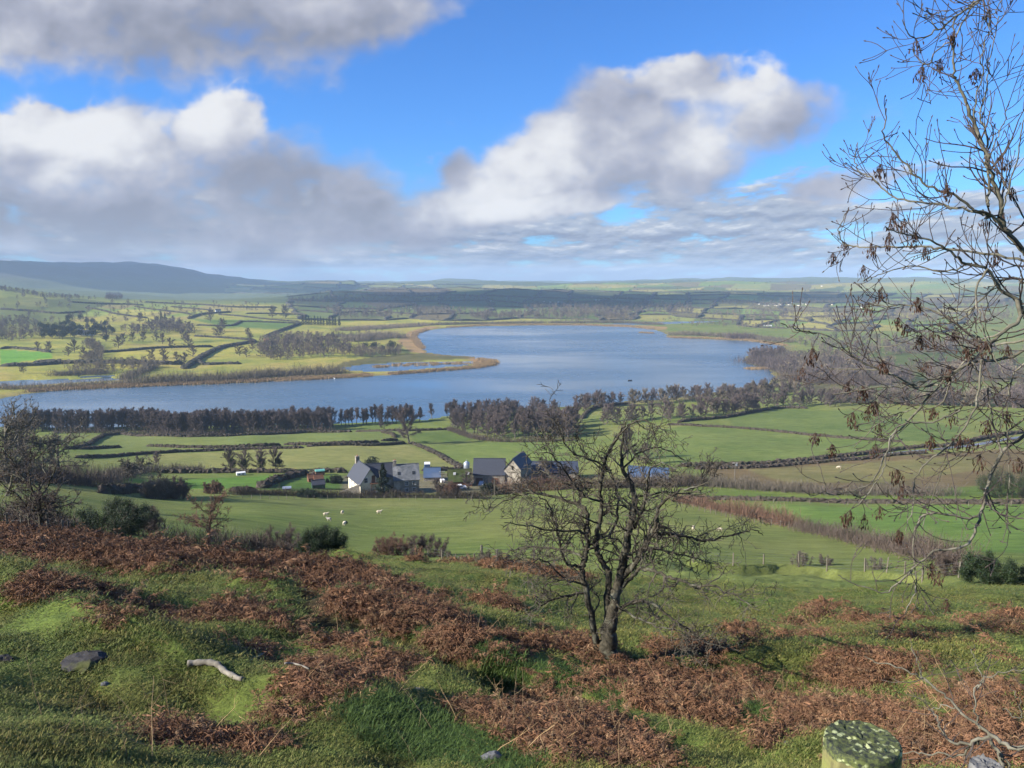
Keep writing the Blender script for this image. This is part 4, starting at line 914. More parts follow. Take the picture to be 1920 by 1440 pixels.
# ------------------------------------------------------------------ the ash hanging in from the right
ar_ = np.random.RandomState(5); AR = 7.6; APX = AR/FPX*.86
AL = [
 ([(2080,640),(1990,530),(1940,490),(1915,467),(1890,435),(1877,413),(1877,383),(1863,340),(1850,293),(1833,250),(1817,207),(1800,167),(1790,140),(1787,107),(1788,73),(1790,33)], 14, 1.6, [.6,.3,0,-.2]),
 ([(1887,430),(1853,400),(1823,393),(1793,367),(1740,347),(1700,310),(1667,273),(1657,247),(1662,203)], 6, 1.4, [.1,-.2,-.5]),
 ([(1853,408),(1840,400),(1793,390),(1727,380),(1673,370),(1640,337),(1610,322),(1603,300),(1608,267)], 5, 1.3, [0,.3,.5]),
 ([(1960,500),(1870,478),(1773,467),(1727,463),(1653,463),(1613,463),(1583,457),(1573,430),(1585,400)], 5, 1.3, [.3,.4,.6]),
 ([(1853,387),(1853,373),(1855,337),(1847,300),(1852,263),(1843,233),(1837,213),(1847,180),(1852,140),(1857,107),(1873,30)], 5, 1.2, [0,.2,.3]),
 ([(1827,230),(1827,217),(1833,173),(1842,133),(1838,113),(1848,75),(1857,37)], 2.6, 1.0, [-.1,-.3]),
 ([(1853,307),(1870,253),(1883,227),(1892,190)], 2.4, 1.0, [.1,.3]),
 ([(1877,400),(1890,360),(1907,300),(1917,240),(1925,200)], 2.8, 1.0, [0,-.3]),
 ([(1990,-90),(1900,-50),(1837,0),(1793,30),(1760,57),(1727,72),(1703,63),(1692,37)], 4.5, 1.1, [.2,0,-.3]),
 ([(1900,-60),(1837,0),(1813,30),(1787,73),(1753,97),(1740,120),(1720,110),(1712,90)], 3.6, 1.1, [.2,.3]),
 ([(1760,57),(1735,30),(1742,26),(1775,22)], 1.6, .9, [0,0]),
 ([(1900,-40),(1870,15),(1855,30),(1832,45)], 1.6, .9, [0,0]),
 ([(1740,110),(1728,130),(1735,155),(1742,185),(1745,195)], 1.6, .9, [.2,.2]),
 ([(2100,720),(2000,620),(1930,600),(1914,577),(1907,562),(1873,543),(1853,504),(1810,494),(1790,475),(1750,452),(1700,440),(1660,425)], 12, 1.6, [.8,.5,.2,-.3]),
 ([(1907,562),(1914,590),(1907,606),(1878,625),(1850,650),(1829,669),(1780,703),(1732,713),(1703,723),(1635,727),(1562,740)], 8, 1.4, [.4,0,-.5]),
 ([(1760,722),(1712,723),(1664,698),(1615,693),(1552,691)], 4, 1.2, [-.2,.2,.4]),
 ([(1720,728),(1703,718),(1649,693),(1600,669),(1557,630),(1503,620),(1464,606)], 4, 1.1, [-.2,-.5,-.8]),
 ([(2050,610),(1930,655),(1878,674),(1810,684),(1751,732),(1712,781),(1673,820),(1649,878),(1625,912),(1557,927),(1545,903)], 6.5, 1.2, [.6,.2,-.4]),
 ([(2080,720),(1980,775),(1917,820),(1878,849),(1853,907),(1844,951),(1819,971),(1742,961),(1712,1000),(1717,1063),(1715,1102),(1698,1151)], 10, 1.3, [.8,.3,0,-.2]),
 ([(1844,951),(1830,990),(1810,1024),(1751,1034),(1712,1068),(1673,1102),(1654,1112),(1600,1092),(1571,1078)], 5.5, 1.2, [.1,-.2,-.4]),
 ([(1800,640),(1830,690),(1849,723),(1863,791),(1878,849)], 4, 2, [.3,.2]),
 ([(1840,675),(1829,762),(1790,825),(1742,864),(1717,898),(1712,946),(1698,995)], 4, 1.1, [-.3,-.6]),
 ([(1800,770),(1751,791),(1683,800),(1664,850),(1654,888),(1610,946)], 3.5, 1.1, [-.4,-.8]),
 ([(1907,606),(1839,635),(1780,596),(1712,572),(1654,574),(1622,567)], 4.2, 1.1, [.3,.6]),
 ([(1815,494),(1776,509),(1712,499),(1654,513),(1627,523)], 3.5, 1.1, [.3,.7]),
 ([(1990,650),(1910,690),(1892,732),(1887,800),(1892,898),(1887,971),(1895,1000)], 3.5, 1.1, [.2,.4]),
 ([(1853,504),(1830,540),(1840,600),(1860,660),(1880,700)], 4, 1.2, [-.3,-.6]),
 ([(2000,560),(1940,540),(1890,520),(1840,560),(1800,600),(1750,610),(1700,640),(1650,650)], 4.5, 1.1, [.5,.9]),
 ([(1990,450),(1930,420),(1880,330),(1900,300)], 4, 1.2, [.4,.6]),
 ([(1990,640),(1900,640),(1830,660),(1790,700),(1760,760),(1700,770),(1640,800),(1600,840)], 5, 1.1, [.7,1.0]),
 ([(1950,760),(1900,800),(1860,830),(1800,850),(1760,900),(1730,990)], 4, 1.1, [.5,.9]),
]
ALP = [limb(px, AR, a*APX*(.42 if a > 8 else .50), max(b*APX*.7, .0036), ar_, dz, 5, .006) for px, a, b, dz in AL]
trunk_base = np.array([6.9, 4.6, float(ground_z(6.9, 4.6))-.2])
tj = ALP[13][0][0]
TRP = smoothline([trunk_base, trunk_base*.6+tj*.4+np.array([.22,.05,0]), tj+np.array([.35,-.05,0]), tj+np.array([.62,.0,1.2]), tj+np.array([.70,.2,2.6]), tj+np.array([1.0,.25,4.0]), tj+np.array([1.05,.5,5.4])], 5)
TRK = (TRP, np.interp(np.linspace(0, 1, len(TRP)), [0, .06, .35, .6, 1], [.27, .2, .14, .085, .012]))
CONN = []
for (pxs, a_, b_, dz_), (P_, R_) in zip(AL, ALP):
    if pxs[0][0] > 1940 or pxs[0][1] < -20:
        zt = np.clip(P_[0][2]-.9, TRP[2][2], TRP[-8][2]); k_ = int(np.argmin(np.abs(TRP[:, 2]-zt))); q0 = TRP[k_]; d_ = P_[0]-q0
        CONN.append((smoothline([q0, q0+d_*.35+np.array([0, 0, .18]), q0+d_*.75+np.array([0, 0, .08]), P_[0]], 3), np.linspace(max(R_[0]*1.9, .02), R_[0], 10)))
TOP = sub_branches([(TRP[12:], TRK[1][12:])], ar_, 3.4, 1.0, 2.4, .45, .12, .10, nseg=8, rmax=.035, angle=.8, tmin=.05); TOP = [t for t in TOP if math.atan2(t[0][-1][0], t[0][-1][1]) > .66]
up_ = ar_
a1 = sub_branches(TOP, ar_, 5.0, .3, .9, .5, .15, .10, nseg=6, rmax=.0095, angle=.85, tmin=.2)+sub_branches(ALP, ar_, 9.5, .22, .80, .5, .15, .10, nseg=6, rmax=.0095, angle=.85, tmin=.2)
a2 = sub_branches(a1, ar_, 5.5, .10, .36, .7, .16, .12, nseg=4, rmax=.0058, angle=.75, tmin=.1)
for L_ in (a1, a2):
    for P, R in L_: np.maximum(R, .0030, out=R)
buds = []
for P, R in a1+a2:
    d = norm(P[-1]-P[-2]); buds.append((np.array([P[-1]-d*.012, P[-1]-d*.002, P[-1]+d*.014]), np.array([.0035, .0066, .0015])))
ash = empty('ash_tree', trunk_base); tag(ash, 'bare ash with bunches of brown seed keys leaning in at the right edge', 'tree')
V, F = rel(tubes([TRK], 10), trunk_base); link('trunk', mesh_np('trunk', V, F, [M['ash_bark']], True), ash)
V, F = rel(tubes([(P, R) for P, R in ALP+CONN+TOP], 8), trunk_base); link('branches', mesh_np('branches', V, F, [M['ash_bark']], True), ash)
V1, F1 = tubes(a1, 5); V2, F2 = tubes(a2, 4); V3, F3 = tubes(buds, 4)
link('crown', mesh_np('crown', np.vstack([V1, V2, V3])-trunk_base, [F1, F2+len(V1), F3+len(V1)+len(V2)], [M['ash_twig']]), ash)
CL = [(1717,82),(1762,113),(1733,131),(1787,67),(1858,22),(1651,317),(1678,407),(1695,417),(1653,447),(1717,443),(1740,467),(1787,357),(1828,132),(1880,297),(1907,353),(1887,400),(1870,473),(1847,418),(1632,467),(1587,460)]
CL += [(1440+x/2.056, 460+y/2.056) for x, y in [(430,170),(575,210),(395,235),(495,290),(535,320),(590,365),(635,350),(735,340),(820,360),(840,380),(915,400),(160,415),(150,480),(320,545),(385,548),(400,605),(390,640),(330,670),(193,690),(427,705),(635,665),(705,665),(630,750),(740,745),(800,745),(245,785),(420,785),(925,655),(840,685),(820,830),(515,945),(440,1015),(320,1045),(268,1075),(377,1060),(470,1135),(635,1240),(668,1320),(715,1345),(970,825),(480,905),(450,455),(610,460),(700,480),(240,60),(330,90),(760,410)]]
TW = np.concatenate([p for p, _ in ALP+a1+a2])
TWA = np.arctan2(TW[:, 0], TW[:, 1]); TWT = (TW[:, 2]-100)/np.hypot(TW[:, 0], TW[:, 1])
for (px, py) in CL:                   # each bunch hangs from the nearest twig
    a, t = ray(px, py-7); k = int(np.argmin((TWA-a)**2+(TWT-t)**2)); p0 = TW[k]; rs = ar_
    n = rs.randint(24, 46); big = rs.uniform(1.0, 1.6); mb = MB()
    for i in range(n):
        s0 = p0+np.array([rs.normal()*.004, rs.normal()*.004, 0]); q = p0+np.array([rs.normal()*.026, rs.normal()*.026, -rs.uniform(.01, .085)*big])
        d = np.array([rs.normal()*.25, rs.normal()*.25, -1]); d /= np.linalg.norm(d); w = norm(np.cross(d, rs.normal(size=3)))*.0062; l = rs.uniform(.036, .052)
        mid_ = q+d*l*.55+np.cross(d, w)*.5
        mb.add(np.array([q, q+d*l*.3-w*.7, q+d*l*.3+w*.7, mid_-w, mid_+w, q+d*l]), [(0,1,2),(1,3,4,2),(3,5,4)])
        mb.tube([s0, (s0+q)/2+rs.normal(size=3)*.004, q], [.0011, .0009, .0008], 3)
    me = mb.mesh('seed_cluster', [M['keys']]); me.transform(__import__('mathutils').Matrix.Translation((-p0[0], -p0[1], -p0[2])))
    link('seed_cluster', me, ash, p0-trunk_base)
# ------------------------------------------------------------------ dead twiggy shrub at the lower right
sr = np.random.RandomState(9); SRR = 4.6; SPX = SRR/FPX*.58
SL = [
 ([(1885,1470),(1880,1437),(1867,1400),(1840,1363),(1800,1330),(1757,1293),(1727,1270),(1680,1250),(1647,1243),(1620,1230)], 6, 1.2, [0,.2,.4]),
 ([(1757,1293),(1733,1275),(1723,1253),(1710,1213)], 2.2, 1.1, [.25,.3]),
 ([(1838,1365),(1833,1353),(1827,1300),(1843,1273),(1832,1245),(1820,1217)], 3, 1.1, [0,.2]),
 ([(1832,1295),(1843,1277),(1873,1263),(1917,1257),(1960,1250)], 2.4, 1.2, [.1,.1]),
 ([(1990,1410),(1920,1403),(1890,1400),(1860,1380),(1820,1393),(1780,1390),(1760,1353),(1747,1330)], 7, 2, [-.6,-.5,-.4]),
 ([(1835,1390),(1820,1397),(1793,1417),(1740,1412),(1693,1413)], 4, 1.3, [-.5,-.3]),
 ([(1860,1398),(1880,1420),(1900,1445),(1925,1470)], 4, 2.5, [-.3,-.3]),
 ([(1800,1330),(1770,1325),(1740,1330)], 2, 1, [.2,.3]),
 ([(1880,1330),(1915,1345),(1910,1310),(1895,1290)], 1.8, 1, [.1,.1]),
]
SLP = [limb(px, SRR, a*SPX, b*SPX, sr, dz, 5, .006) for px, a, b, dz in SL]
s1 = sub_branches(SLP, sr, 7, .12, .42, .55, .2, .05, nseg=5, rmax=.004)
s2 = sub_branches(s1, sr, 5, .05, .16, .75, .2, .05, nseg=3, rmax=.0028)
for L_ in (s1, s2):
    for P, R in L_: np.maximum(R, .0018, out=R)
bq = P3(1885, 1470, SRR); bz = float(ground_z(bq[0], bq[1])); b0 = np.array([bq[0], bq[1], bz])
stem = (np.array([b0-np.array([0, 0, .1]), (b0+bq)/2+np.array([.03, 0, 0]), bq]), np.array([.03, .026, .02]))
stem2q = SLP[4][0][0]; stem2 = (np.array([b0-np.array([0, 0, .1]), (b0+stem2q)/2, stem2q]), np.array([.03, .026, .022]))
shr = empty('bare_shrub', b0); tag(shr, 'spindly leafless shrub with pale grey twigs beside the lichened post', 'shrub')
V, F = rel(tubes([stem, stem2]+SLP, 6), b0) if False else (None, None)
Va, Fa = tubes([stem, stem2], 6); Vb, Fb = tubes(SLP, 6)
link('stem', mesh_np('stem', np.vstack([Va, Vb])-b0, [Fa, Fb+len(Va)], [M['ash_bark']], True), shr)
V1, F1 = tubes(s1, 4); V2, F2 = tubes(s2, 3); link('twigs', mesh_np('twigs', np.vstack([V1, V2])-b0, [F1, F2+len(V1)], [M['ash_twig']]), shr)
# ------------------------------------------------------------------ fence posts by the camera
def near_post(label, px, py, r, rad, mat, hgt, seed):
    rs = np.random.RandomState(seed); top = P3(px, py, r); k, nz = 40, 14; V = []; cap = []
    zs = np.r_[np.linspace(-hgt, -.03, nz), -.008, -.003, -.0028, 0]; fr = np.r_[np.ones(nz), 1, .985, .98, .955]
    ang = np.arange(k)*2*pi/k; wob = 1+.018*np.sin(ang*2+1)+.006*rs.normal(size=k)
    for z, f in zip(zs, fr):
        for j in range(k): V.append((cos(ang[j])*rad*f*wob[j], sin(ang[j])*rad*f*wob[j], z+(rs.normal()*.0008 if z > -.005 else 0))); cap.append(float(smooth01(-.035, -.004, np.array(z))))
    for f in (.93, .85, .7, .55, .4, .2):
        for j in range(k): V.append((cos(ang[j])*rad*f, sin(ang[j])*rad*f, rs.normal()*.0016-.0015*(1-f))); cap.append(1.)
    V.append((0, 0, -.001)); cap.append(1.); n = len(zs)+6
    F = [(i*k+j, i*k+(j+1) % k, (i+1)*k+(j+1) % k, (i+1)*k+j) for i in range(n-1) for j in range(k)]
    T = [((n-1)*k+j, (n-1)*k+(j+1) % k, n*k) for j in range(k)]
    me = mesh_np('fence_post', V, [np.array(F), np.array(T)], [mat], True); a = me.attributes.new('cap', 'FLOAT', 'POINT'); a.data.foreach_set('value', np.array(cap, np.float32))
    o = link('fence_post', me, None, top); return tag(o, label, 'fence post', None)
near_post('round wooden fence post with yellow-green lichen on its flat top', 1617, 1387, 1.42, .0645, M['lichen'], 1.2, 1)
near_post('smooth pale grey fence post just showing at the bottom edge', 1850, 1434, 1.36, .024, simple_mat('grey_post', (.2,.2,.19), (.13,.13,.125), 20, .8, stretch=(1, 1, .15)), 1.0, 2)
# ------------------------------------------------------------------ mid-distance trees and bushes on the left
lt = np.random.RandomState(31)
def winter_tree(name, label, px, py, hpx, spread, seed, tmat, cmat, nl=14, group=None, bole=.22, lean=0.0, rmin=0, tw=5000, kind='round', k=1.0):
    p = at(px, py, rmin); r = math.hypot(p[0], p[1]); h = hpx*r/FPX*cos(ray(px, py)[0])*1.03; rs = np.random.RandomState(seed)
    tr = [grow(rs, np.array([0, 0, -.3]), np.array([lean, 0, 1.]), h*.75, h*.032*k, 8, .12, .04)]
    l1 = []
    for i in range(nl):
        f = bole+(.98-bole)*(i+rs.rand())/nl; j = min(int(f*8), 7); q = tr[0][0][j]; az = i*2.4+rs.rand(); el = rs.uniform(.15, .9)
        l1.append(grow(rs, q, np.array([cos(az)*cos(el), sin(az)*cos(el), sin(el)]), spread*h*rs.uniform(.35, .62), h*.0125*k, 7, .25, .05))
    l2 = sub_branches(l1+[(tr[0][0][3:], tr[0][1][3:])], rs, 9/h*3.2, h*.08, h*.26, .5, .26, .05, nseg=5, rmax=h*.0055)
    mn = r*.00021; l3 = sub_branches(l2, rs, 9/h*2.6, h*.04, h*.12, .6, .25, .05, nseg=3, rmax=h*.003)
    for L_ in (l2, l3):
        for P, R in L_: np.maximum(R, mn, out=R)
    A = np.concatenate([q for q, _ in l2+l3]); q = rs.randint(0, len(A), tw); B = A[q]; D = norm(B-np.array([0, 0, h*.5]))*.5+rs.normal(size=(tw, 3))*.6+np.array([0, 0, .25])
    TV, TF = tris(B, D, h*rs.uniform(.02, .06, tw), mn*1.8, rs)
    o = empty(name, p); tag(o, label, 'tree', group)
    V, F = tubes(tr, 8); V1, F1 = tubes(l1, 6); link('trunk', mesh_np('trunk', np.vstack([V, V1]), [F, F1+len(V)], [M[tmat]], True), o)
    V2, F2 = tubes(l2, 4); V3, F3 = tubes(l3, 3); n2 = len(V2); n3 = n2+len(V3)
    link('crown', mesh_np('crown', np.vstack([V2, V3, TV]), [F2, F3+n2, TF+n3], [M[cmat]]), o); return o
winter_tree('hawthorn_tree', 'windswept bare hawthorn with a crooked trunk behind the bracken at the left', 72, 1000, 150, 1.25, 3, 'hawthorn', 'twig_near', 18, lean=.12, tw=6000, bole=.3)
winter_tree('bare_tree', 'large bare oak at the left edge, the one standing farther left', 12, 905, 150, 1.1, 4, 'bark', 'twig_grey', 16, 'large bare oaks at the left edge', tw=4500)
winter_tree('bare_tree', 'large bare oak with dark upright trunk next to the left-edge oak', 58, 900, 128, 1.0, 5, 'bark', 'twig_grey', 16, 'large bare oaks at the left edge', tw=4500)
winter_tree('bare_tree', 'dark spreading oak, rightmost of the large bare trees at the left', 112, 893, 98, 1.15, 6, 'bark', 'twig_grey', 14, 'large bare oaks at the left edge', tw=3500, lean=.1)
winter_tree('birch_tree', 'pale slender birch stem leaning in front of the left-edge oaks', 10, 930, 150, .6, 7, 'ash_bark', 'twig_grey', 12, lean=.35, k=.6)
for px, py, h, sd in [(240,902,55,8),(247,903,50,9),(262,896,48,10)]:
    winter_tree('birch_tree', 'thin pale-stemmed birch in the scrub beside the field', px, py, h, .7, sd, 'ash_bark', 'twig_grey', 10, 'thin birches in the scrub', k=.55, tw=1500)
winter_tree('hawthorn_tree', 'small rusty-twigged hawthorn bush tree on the bank left of the sheep', 396, 1012, 92, 1.3, 12, 'twig_red', 'twig_red', 14, bole=.08, tw=3500, k=.7)
def bush(label, px, py, wpx, hpx, mat, n=5000, leaf=.0, rmin=0, cat='bush', group=None, name='bush', upr=.9, stems=24):
    n = int(n*4); stems = int(stems*1.5); p = at(px, py, rmin); r = math.hypot(p[0], p[1]); m = r/FPX*cos(ray(px, py)[0]); w = wpx*m; h = hpx*m*1.04; rs = lt
    st = []
    for i in range(stems):
        a = rs.rand()*2*pi; rr = w*.5*math.sqrt(rs.rand()); e = rs.uniform(.75, 1.05)
        b = np.array([cos(a)*rr*.8, sin(a)*rr*.8, -.1]); hgt = h*math.sqrt(max(.12, 1-(rr/(w*.5))**2*.75))*e
        st.append(grow(rs, b, np.array([cos(a)*rr*.5/h*1.1, sin(a)*rr*.5/h*1.1, upr]), hgt, max(.02*h/3, r*.0003), 6, .12, .05))
    l2 = sub_branches(st, rs, 18/h, h*.12, h*.35, .55, .25, .06, nseg=4, rmax=.01*h)
    mn = r*.00022
    for P, R in l2: np.maximum(R, mn, out=R)
    A = np.concatenate([q for q, _ in l2]); q = rs.randint(0, len(A), n); D = norm(A[q]-np.array([0, 0, h*.3]))*.5+rs.normal(size=(n, 3))*.7+np.array([0, 0, .2])
    TV, TF = tris(A[q]+rs.normal(size=(n, 3))*h*(.06 if leaf else .03), D, (leaf or h*.07)*rs.uniform(.5, 1.3, n), (leaf*.5 or mn*1.5), rs)
    o = empty(name, p); tag(o, label, cat, group)
    V, F = tubes(st, 5); V2, F2 = tubes(l2, 3); link('stems', mesh_np('stems', np.vstack([V, V2]), [F, F2+len(V)], [M['twig_near'] if mat in ('ivy', 'evergreen') else M[mat]]), o)
    link('foliage' if leaf else 'twigs', mesh_np('foliage' if leaf else 'twigs', TV, TF, [M[mat]]), o); return o
bush('dark green holly thicket beside the windswept hawthorn', 195, 1002, 175, 66, 'ivy', 12000, .085)
bush('grey-brown bush adjoining the dark holly', 256, 1002, 90, 58, 'twig_near', 6000)
bush('dark rounded bramble bush at the end of the bracken bank', 606, 1042, 80, 58, 'ivy', 12000, .055)
bush('sparse grey bush left of the dark bramble', 520, 1036, 120, 50, 'twig_near', 5500)
bush('brown twiggy bush behind the green hump, its left half', 735, 1040, 70, 42, 'twig_red', 4500)
bush('low grey twiggy bush behind the green hump, its right half', 800, 1044, 110, 40, 'twig_near', 5000)
bush('pale sparse bush by the lone post behind the hump', 925, 1053, 70, 26, 'twig_grey', 1500)
bush('multi-stemmed bush before the flat-topped hedge, left one', 296, 935, 52, 46, 'twig_grey', 4000, stems=34)
bush('multi-stemmed bush before the flat-topped hedge, right one', 328, 935, 48, 42, 'twig_near', 4000, stems=34)
bush('round reddish bush standing in the paddock corner', 401, 925, 34, 26, 'twig_red', 3000)
bush('dark bush with ivy at the bottom of the diagonal fence', 1862, 1090, 110, 52, 'ivy', 11000, .085)
bush('grey bush beside the ivy bush on the diagonal fence', 1790, 1078, 90, 42, 'twig_near', 6000)
bush('dark evergreen bush under the ash boughs at the right edge', 1890, 930, 110, 52, 'ivy', 9000, .16)
bush('round dark bush right of the second house', 838, 928, 40, 26, 'twig_near', 3000)
bush('dark green bush between the car and the barn', 915, 927, 26, 22, 'evergreen', 2500, .3)
bush('rust-coloured shrub before the white car', 848, 930, 26, 30, 'twig_red', 2500)
bush('dark green garden bush below the green shed', 577, 932, 40, 16, 'evergreen', 2500, .25)
bush('dark garden bush behind the farmhouse chimney', 628, 905, 30, 14, 'evergreen', 1500, .3)
for px, py, w, h in [(1500,1060,46,30),(1545,1060,30,22),(1640,1068,40,26)]:
    bush('bare sapling bush along the lower post fence', px, py, w, h, 'twig_grey', 900, group='sapling bushes along the lower post fence', stems=10)
# ------------------------------------------------------------------ bracken and grass
def tuft_bracken(seed, upright=.25, n=13, size=.62):
    rs = np.random.RandomState(seed); mb = MB(); T = []
    for i in range(n):
        a = rs.rand()*2*pi; d = np.array([cos(a), sin(a), rs.uniform(upright, 1.4)]); L = size*rs.uniform(.5, 1.15); p = np.array([rs.normal()*.09, rs.normal()*.09, 0.])
        d /= np.linalg.norm(d); pts = [p]; ns = 7
        for s in range(ns):
            d = d+rs.normal(size=3)*.12+np.array([0, 0, -.24-.05*s]); d /= np.linalg.norm(d); pts.append(pts[-1]+d*L/ns); pts[-1][2] = max(pts[-1][2], .015+.03*rs.rand())
        P = np.array(pts); mb.tube(P, np.linspace(.0048, .002, ns+1), 3)
        for s in range(2, ns+1):
            for sd in (-1, 1):
                for q in range(3):
                    t = norm(P[min(s, ns)]-P[s-1]); v = norm(np.cross(t, np.array([0, 0, 1.])+rs.normal(size=3)*.5))*sd
                    b = P[s-1]+(P[min(s, ns)]-P[s-1])*rs.rand(); ll = L*.22*(1.15-s/ns*.8)*rs.uniform(.6, 1.25); dd = v+t*.45+rs.normal(size=3)*.35+np.array([0, 0, -.35]); dd = norm(dd); w = norm(np.cross(dd, rs.normal(size=3)))*ll*.085
                    m_ = b+dd*ll*.45+rs.normal(size=3)*.012; mb.add(np.array([b, m_-w, m_+w, b+dd*ll+np.array([0, 0, -.03])]), [(0, 1, 2), (1, 3, 2)])
    return mb.mesh('bracken_tuft', [M['bracken']])
def tuft_grass(seed, n=30, h=.05, spr=.10, mat='grass', bend=.9, w=.0046):
    rs = np.random.RandomState(seed); B = np.c_[rs.normal(size=(n, 2))*spr, np.full(n, -.012)]; a = rs.rand(n)*2*pi; hh = h*rs.uniform(.5, 1.3, n)
    d = np.c_[np.cos(a), np.sin(a)]*bend*rs.uniform(.3, 1.2, n)[:, None]
    q = np.c_[-np.sin(a), np.cos(a), np.zeros(n)]*w; m_ = B+np.c_[d*.35*hh[:, None], hh*.6]; t = B+np.c_[d*hh[:, None]*1.2, hh]
    V = np.stack([B-q, B+q, m_+q*.8, m_-q*.8, t], 1).reshape(-1, 3); k = np.arange(n)[:, None]*5
    return mesh_np('grass_tuft', V, [k+np.array([[0, 1, 2, 3]]), k+np.array([[3, 2, 4]])], [M[mat]])
BRK = [tuft_bracken(i, .15 if i < 4 else .5, 13, .62) for i in range(7)]+[tuft_bracken(70+i, .8, 15, .85) for i in range(4)]
GRS = [tuft_grass(20+i) for i in range(5)]+[tuft_grass(40+i, 34, .13, .10, 'lush', .9, .005) for i in range(3)]
BAND = [  # pixel polyline, half width in pixels, density
 ([(-40,1008),(0,1012),(150,1022),(300,1036),(450,1052),(560,1072),(640,1108),(760,1150),(870,1188),(960,1195),(1080,1232),(1130,1262)], 30, 2.6),
 ([(470,1050),(560,1066),(640,1085),(700,1105),(800,1150),(900,1180)], 22, 1.2),
 ([(50,1092),(110,1106),(170,1122),(250,1150),(315,1168)], 15, 1.0),
 ([(350,1172),(400,1160),(450,1150),(470,1165),(535,1196)], 22, 1.9),
 ([(440,1215),(520,1255),(600,1292),(650,1300)], 11, .6),
 ([(540,1215),(640,1205),(700,1240),(760,1255)], 10, .7),
 ([(560,1230),(600,1270),(690,1268),(750,1250)], 15, 1.0),
 ([(270,1402),(330,1392),(400,1388),(480,1412)], 17, 1.2),
 ([(540,1425),(620,1420),(700,1430)], 18, .5),
 ([(860,1345),(930,1362),(1000,1375),(1060,1385),(1150,1415)], 34, 2.2),
 ([(1000,1330),(1080,1350),(1160,1400),(1230,1430)], 22, 1.4),
 ([(1090,1238),(1140,1262),(1210,1278),(1290,1296),(1380,1318),(1470,1335),(1560,1355)], 25, 2.3),
 ([(1200,1300),(1300,1335),(1400,1350),(1480,1380)], 22, 1.5),
 ([(1380,1185),(1410,1198),(1450,1222)], 20, 1.4),
 ([(1490,1190),(1530,1212),(1590,1240)], 26, 1.5),
 ([(1535,1148),(1600,1165),(1660,1190),(1730,1212)], 12, 1.4),
 ([(1700,1172),(1750,1178)], 7, .8), ([(1825,1182),(1880,1176),(1940,1170)], 13, 1.4),
 ([(1560,1255),(1650,1250),(1740,1240),(1830,1232),(1930,1230)], 18, 1.2),
 ([(1600,1278),(1700,1282),(1760,1290)], 18, 1.4),
 ([(1540,1345),(1620,1350),(1760,1370),(1920,1390)], 24, 1.6),
 ([(1780,1300),(1920,1320)], 26, .9), ([(1330,1290),(1450,1260),(1520,1268)], 20, .7),
 ([(870,1052),(960,1064),(1030,1078),(1090,1088)], 9, 1.6), ([(700,1040),(790,1047),(860,1056)], 5, 1.0),
 ([(905,1128),(950,1140)], 10, .8), ([(1240,1215),(1340,1228)], 16, .9), ([(200,1085),(260,1100)],8,.3), ([(440,1335),(520,1330),(600,1350)],14,.3), ([(1600,1425),(1920,1435)], 18, .5)]
brs = np.random.RandomState(13); bp = []; bz_ = []
for px, hw, dens in BAND:
    S = resample(np.array(px, float), 2.0); L = len(S)*2.0
    n = int(L*hw*dens*.030*2.6)
    q = S[brs.randint(0, len(S), n)]+brs.normal(size=(n, 2))*np.array([hw*.5, hw*.45])
    for a in q:
        if a[1] < 1455: bp.append(at(a[0], a[1])); 
bp = np.array(bp); rr = np.hypot(bp[:, 0], bp[:, 1]); ok = (rr > 3.3) & (rr < 62); bp = bp[ok]; rr = rr[ok]
# patchy gaps where the turf shows through
keep = (fbm(bp[:, 0]/.9, bp[:, 1]/.9, 55, 3)+fbm(bp[:, 0]/3.1, bp[:, 1]/3.1, 58, 2)*.5*(rr < 26)+brs.normal(size=len(bp))*.10 > np.where(rr > 20, -.2, .075)) & (segdist(bp[:, 0], bp[:, 1], TRACK) > .38); bp = bp[keep]; rr = rr[keep]
BXY = bp[:, :2].copy()
bs = np.c_[brs.uniform(.65, 1.35, len(bp)), brs.uniform(.65, 1.35, len(bp)), brs.uniform(.5, 1.15, len(bp))]*np.clip(.34+rr/30, .5, 1.3)[:, None]
bs[:, 2] *= np.where(rr > 20, 1.4, 1.1)
tag(scatter('bracken', bp-np.array([0, 0, .03]), bs, brs.uniform(0, 6.28, len(bp)), np.where((rr > 19) & (brs.rand(len(bp)) < .7), brs.randint(7, 11, len(bp)), brs.randint(0, 7, len(bp))), BRK, brs.normal(size=(len(bp), 2))*.18), 'dead rust-brown bracken in drifts over the near slope', 'bracken', kind='stuff')
# tall dry stalks
def stalk(seed):
    rs = np.random.RandomState(seed); mb = MB(); P, R = grow(rs, np.zeros(3), np.array([rs.normal()*.5, rs.normal()*.5, 1]), .8, .0042, 5, .09, -.03); mb.tube(P, R, 4)
    for s in (2, 3, 4):
        q, r = grow(rs, P[s], rs.normal(size=3)+np.array([0, 0, .2]), .18, .0022, 3, .2, -.1); mb.tube(q, r, 3)
    return mb.mesh('stalk', [M['straw']])
nst = 420; ii = brs.randint(0, len(bp), nst); sp = bp[ii]+np.c_[brs.normal(size=(nst, 2))*.25, np.zeros(nst)]; sp[:, 2] = ground_z(sp[:, 0], sp[:, 1])
extra = np.array([at(*p) for p in [(235,1420),(240,1432),(262,1400),(285,1425),(160,1390),(80,1350),(100,1410),(740,1310),(1090,1340),(1080,1350),(480,1425),(510,1440),(780,1430),(640,1260)]]); sp = np.vstack([sp, extra])
tag(scatter('dry_stalks', sp, brs.uniform(.3, .85, len(sp)), brs.uniform(0, 6.28, len(sp)), brs.randint(0, 6, len(sp)), [stalk(i) for i in range(6)], brs.normal(size=(len(sp), 2))*.35), 'pale broken stalks standing among the bracken', 'stalks', kind='stuff')
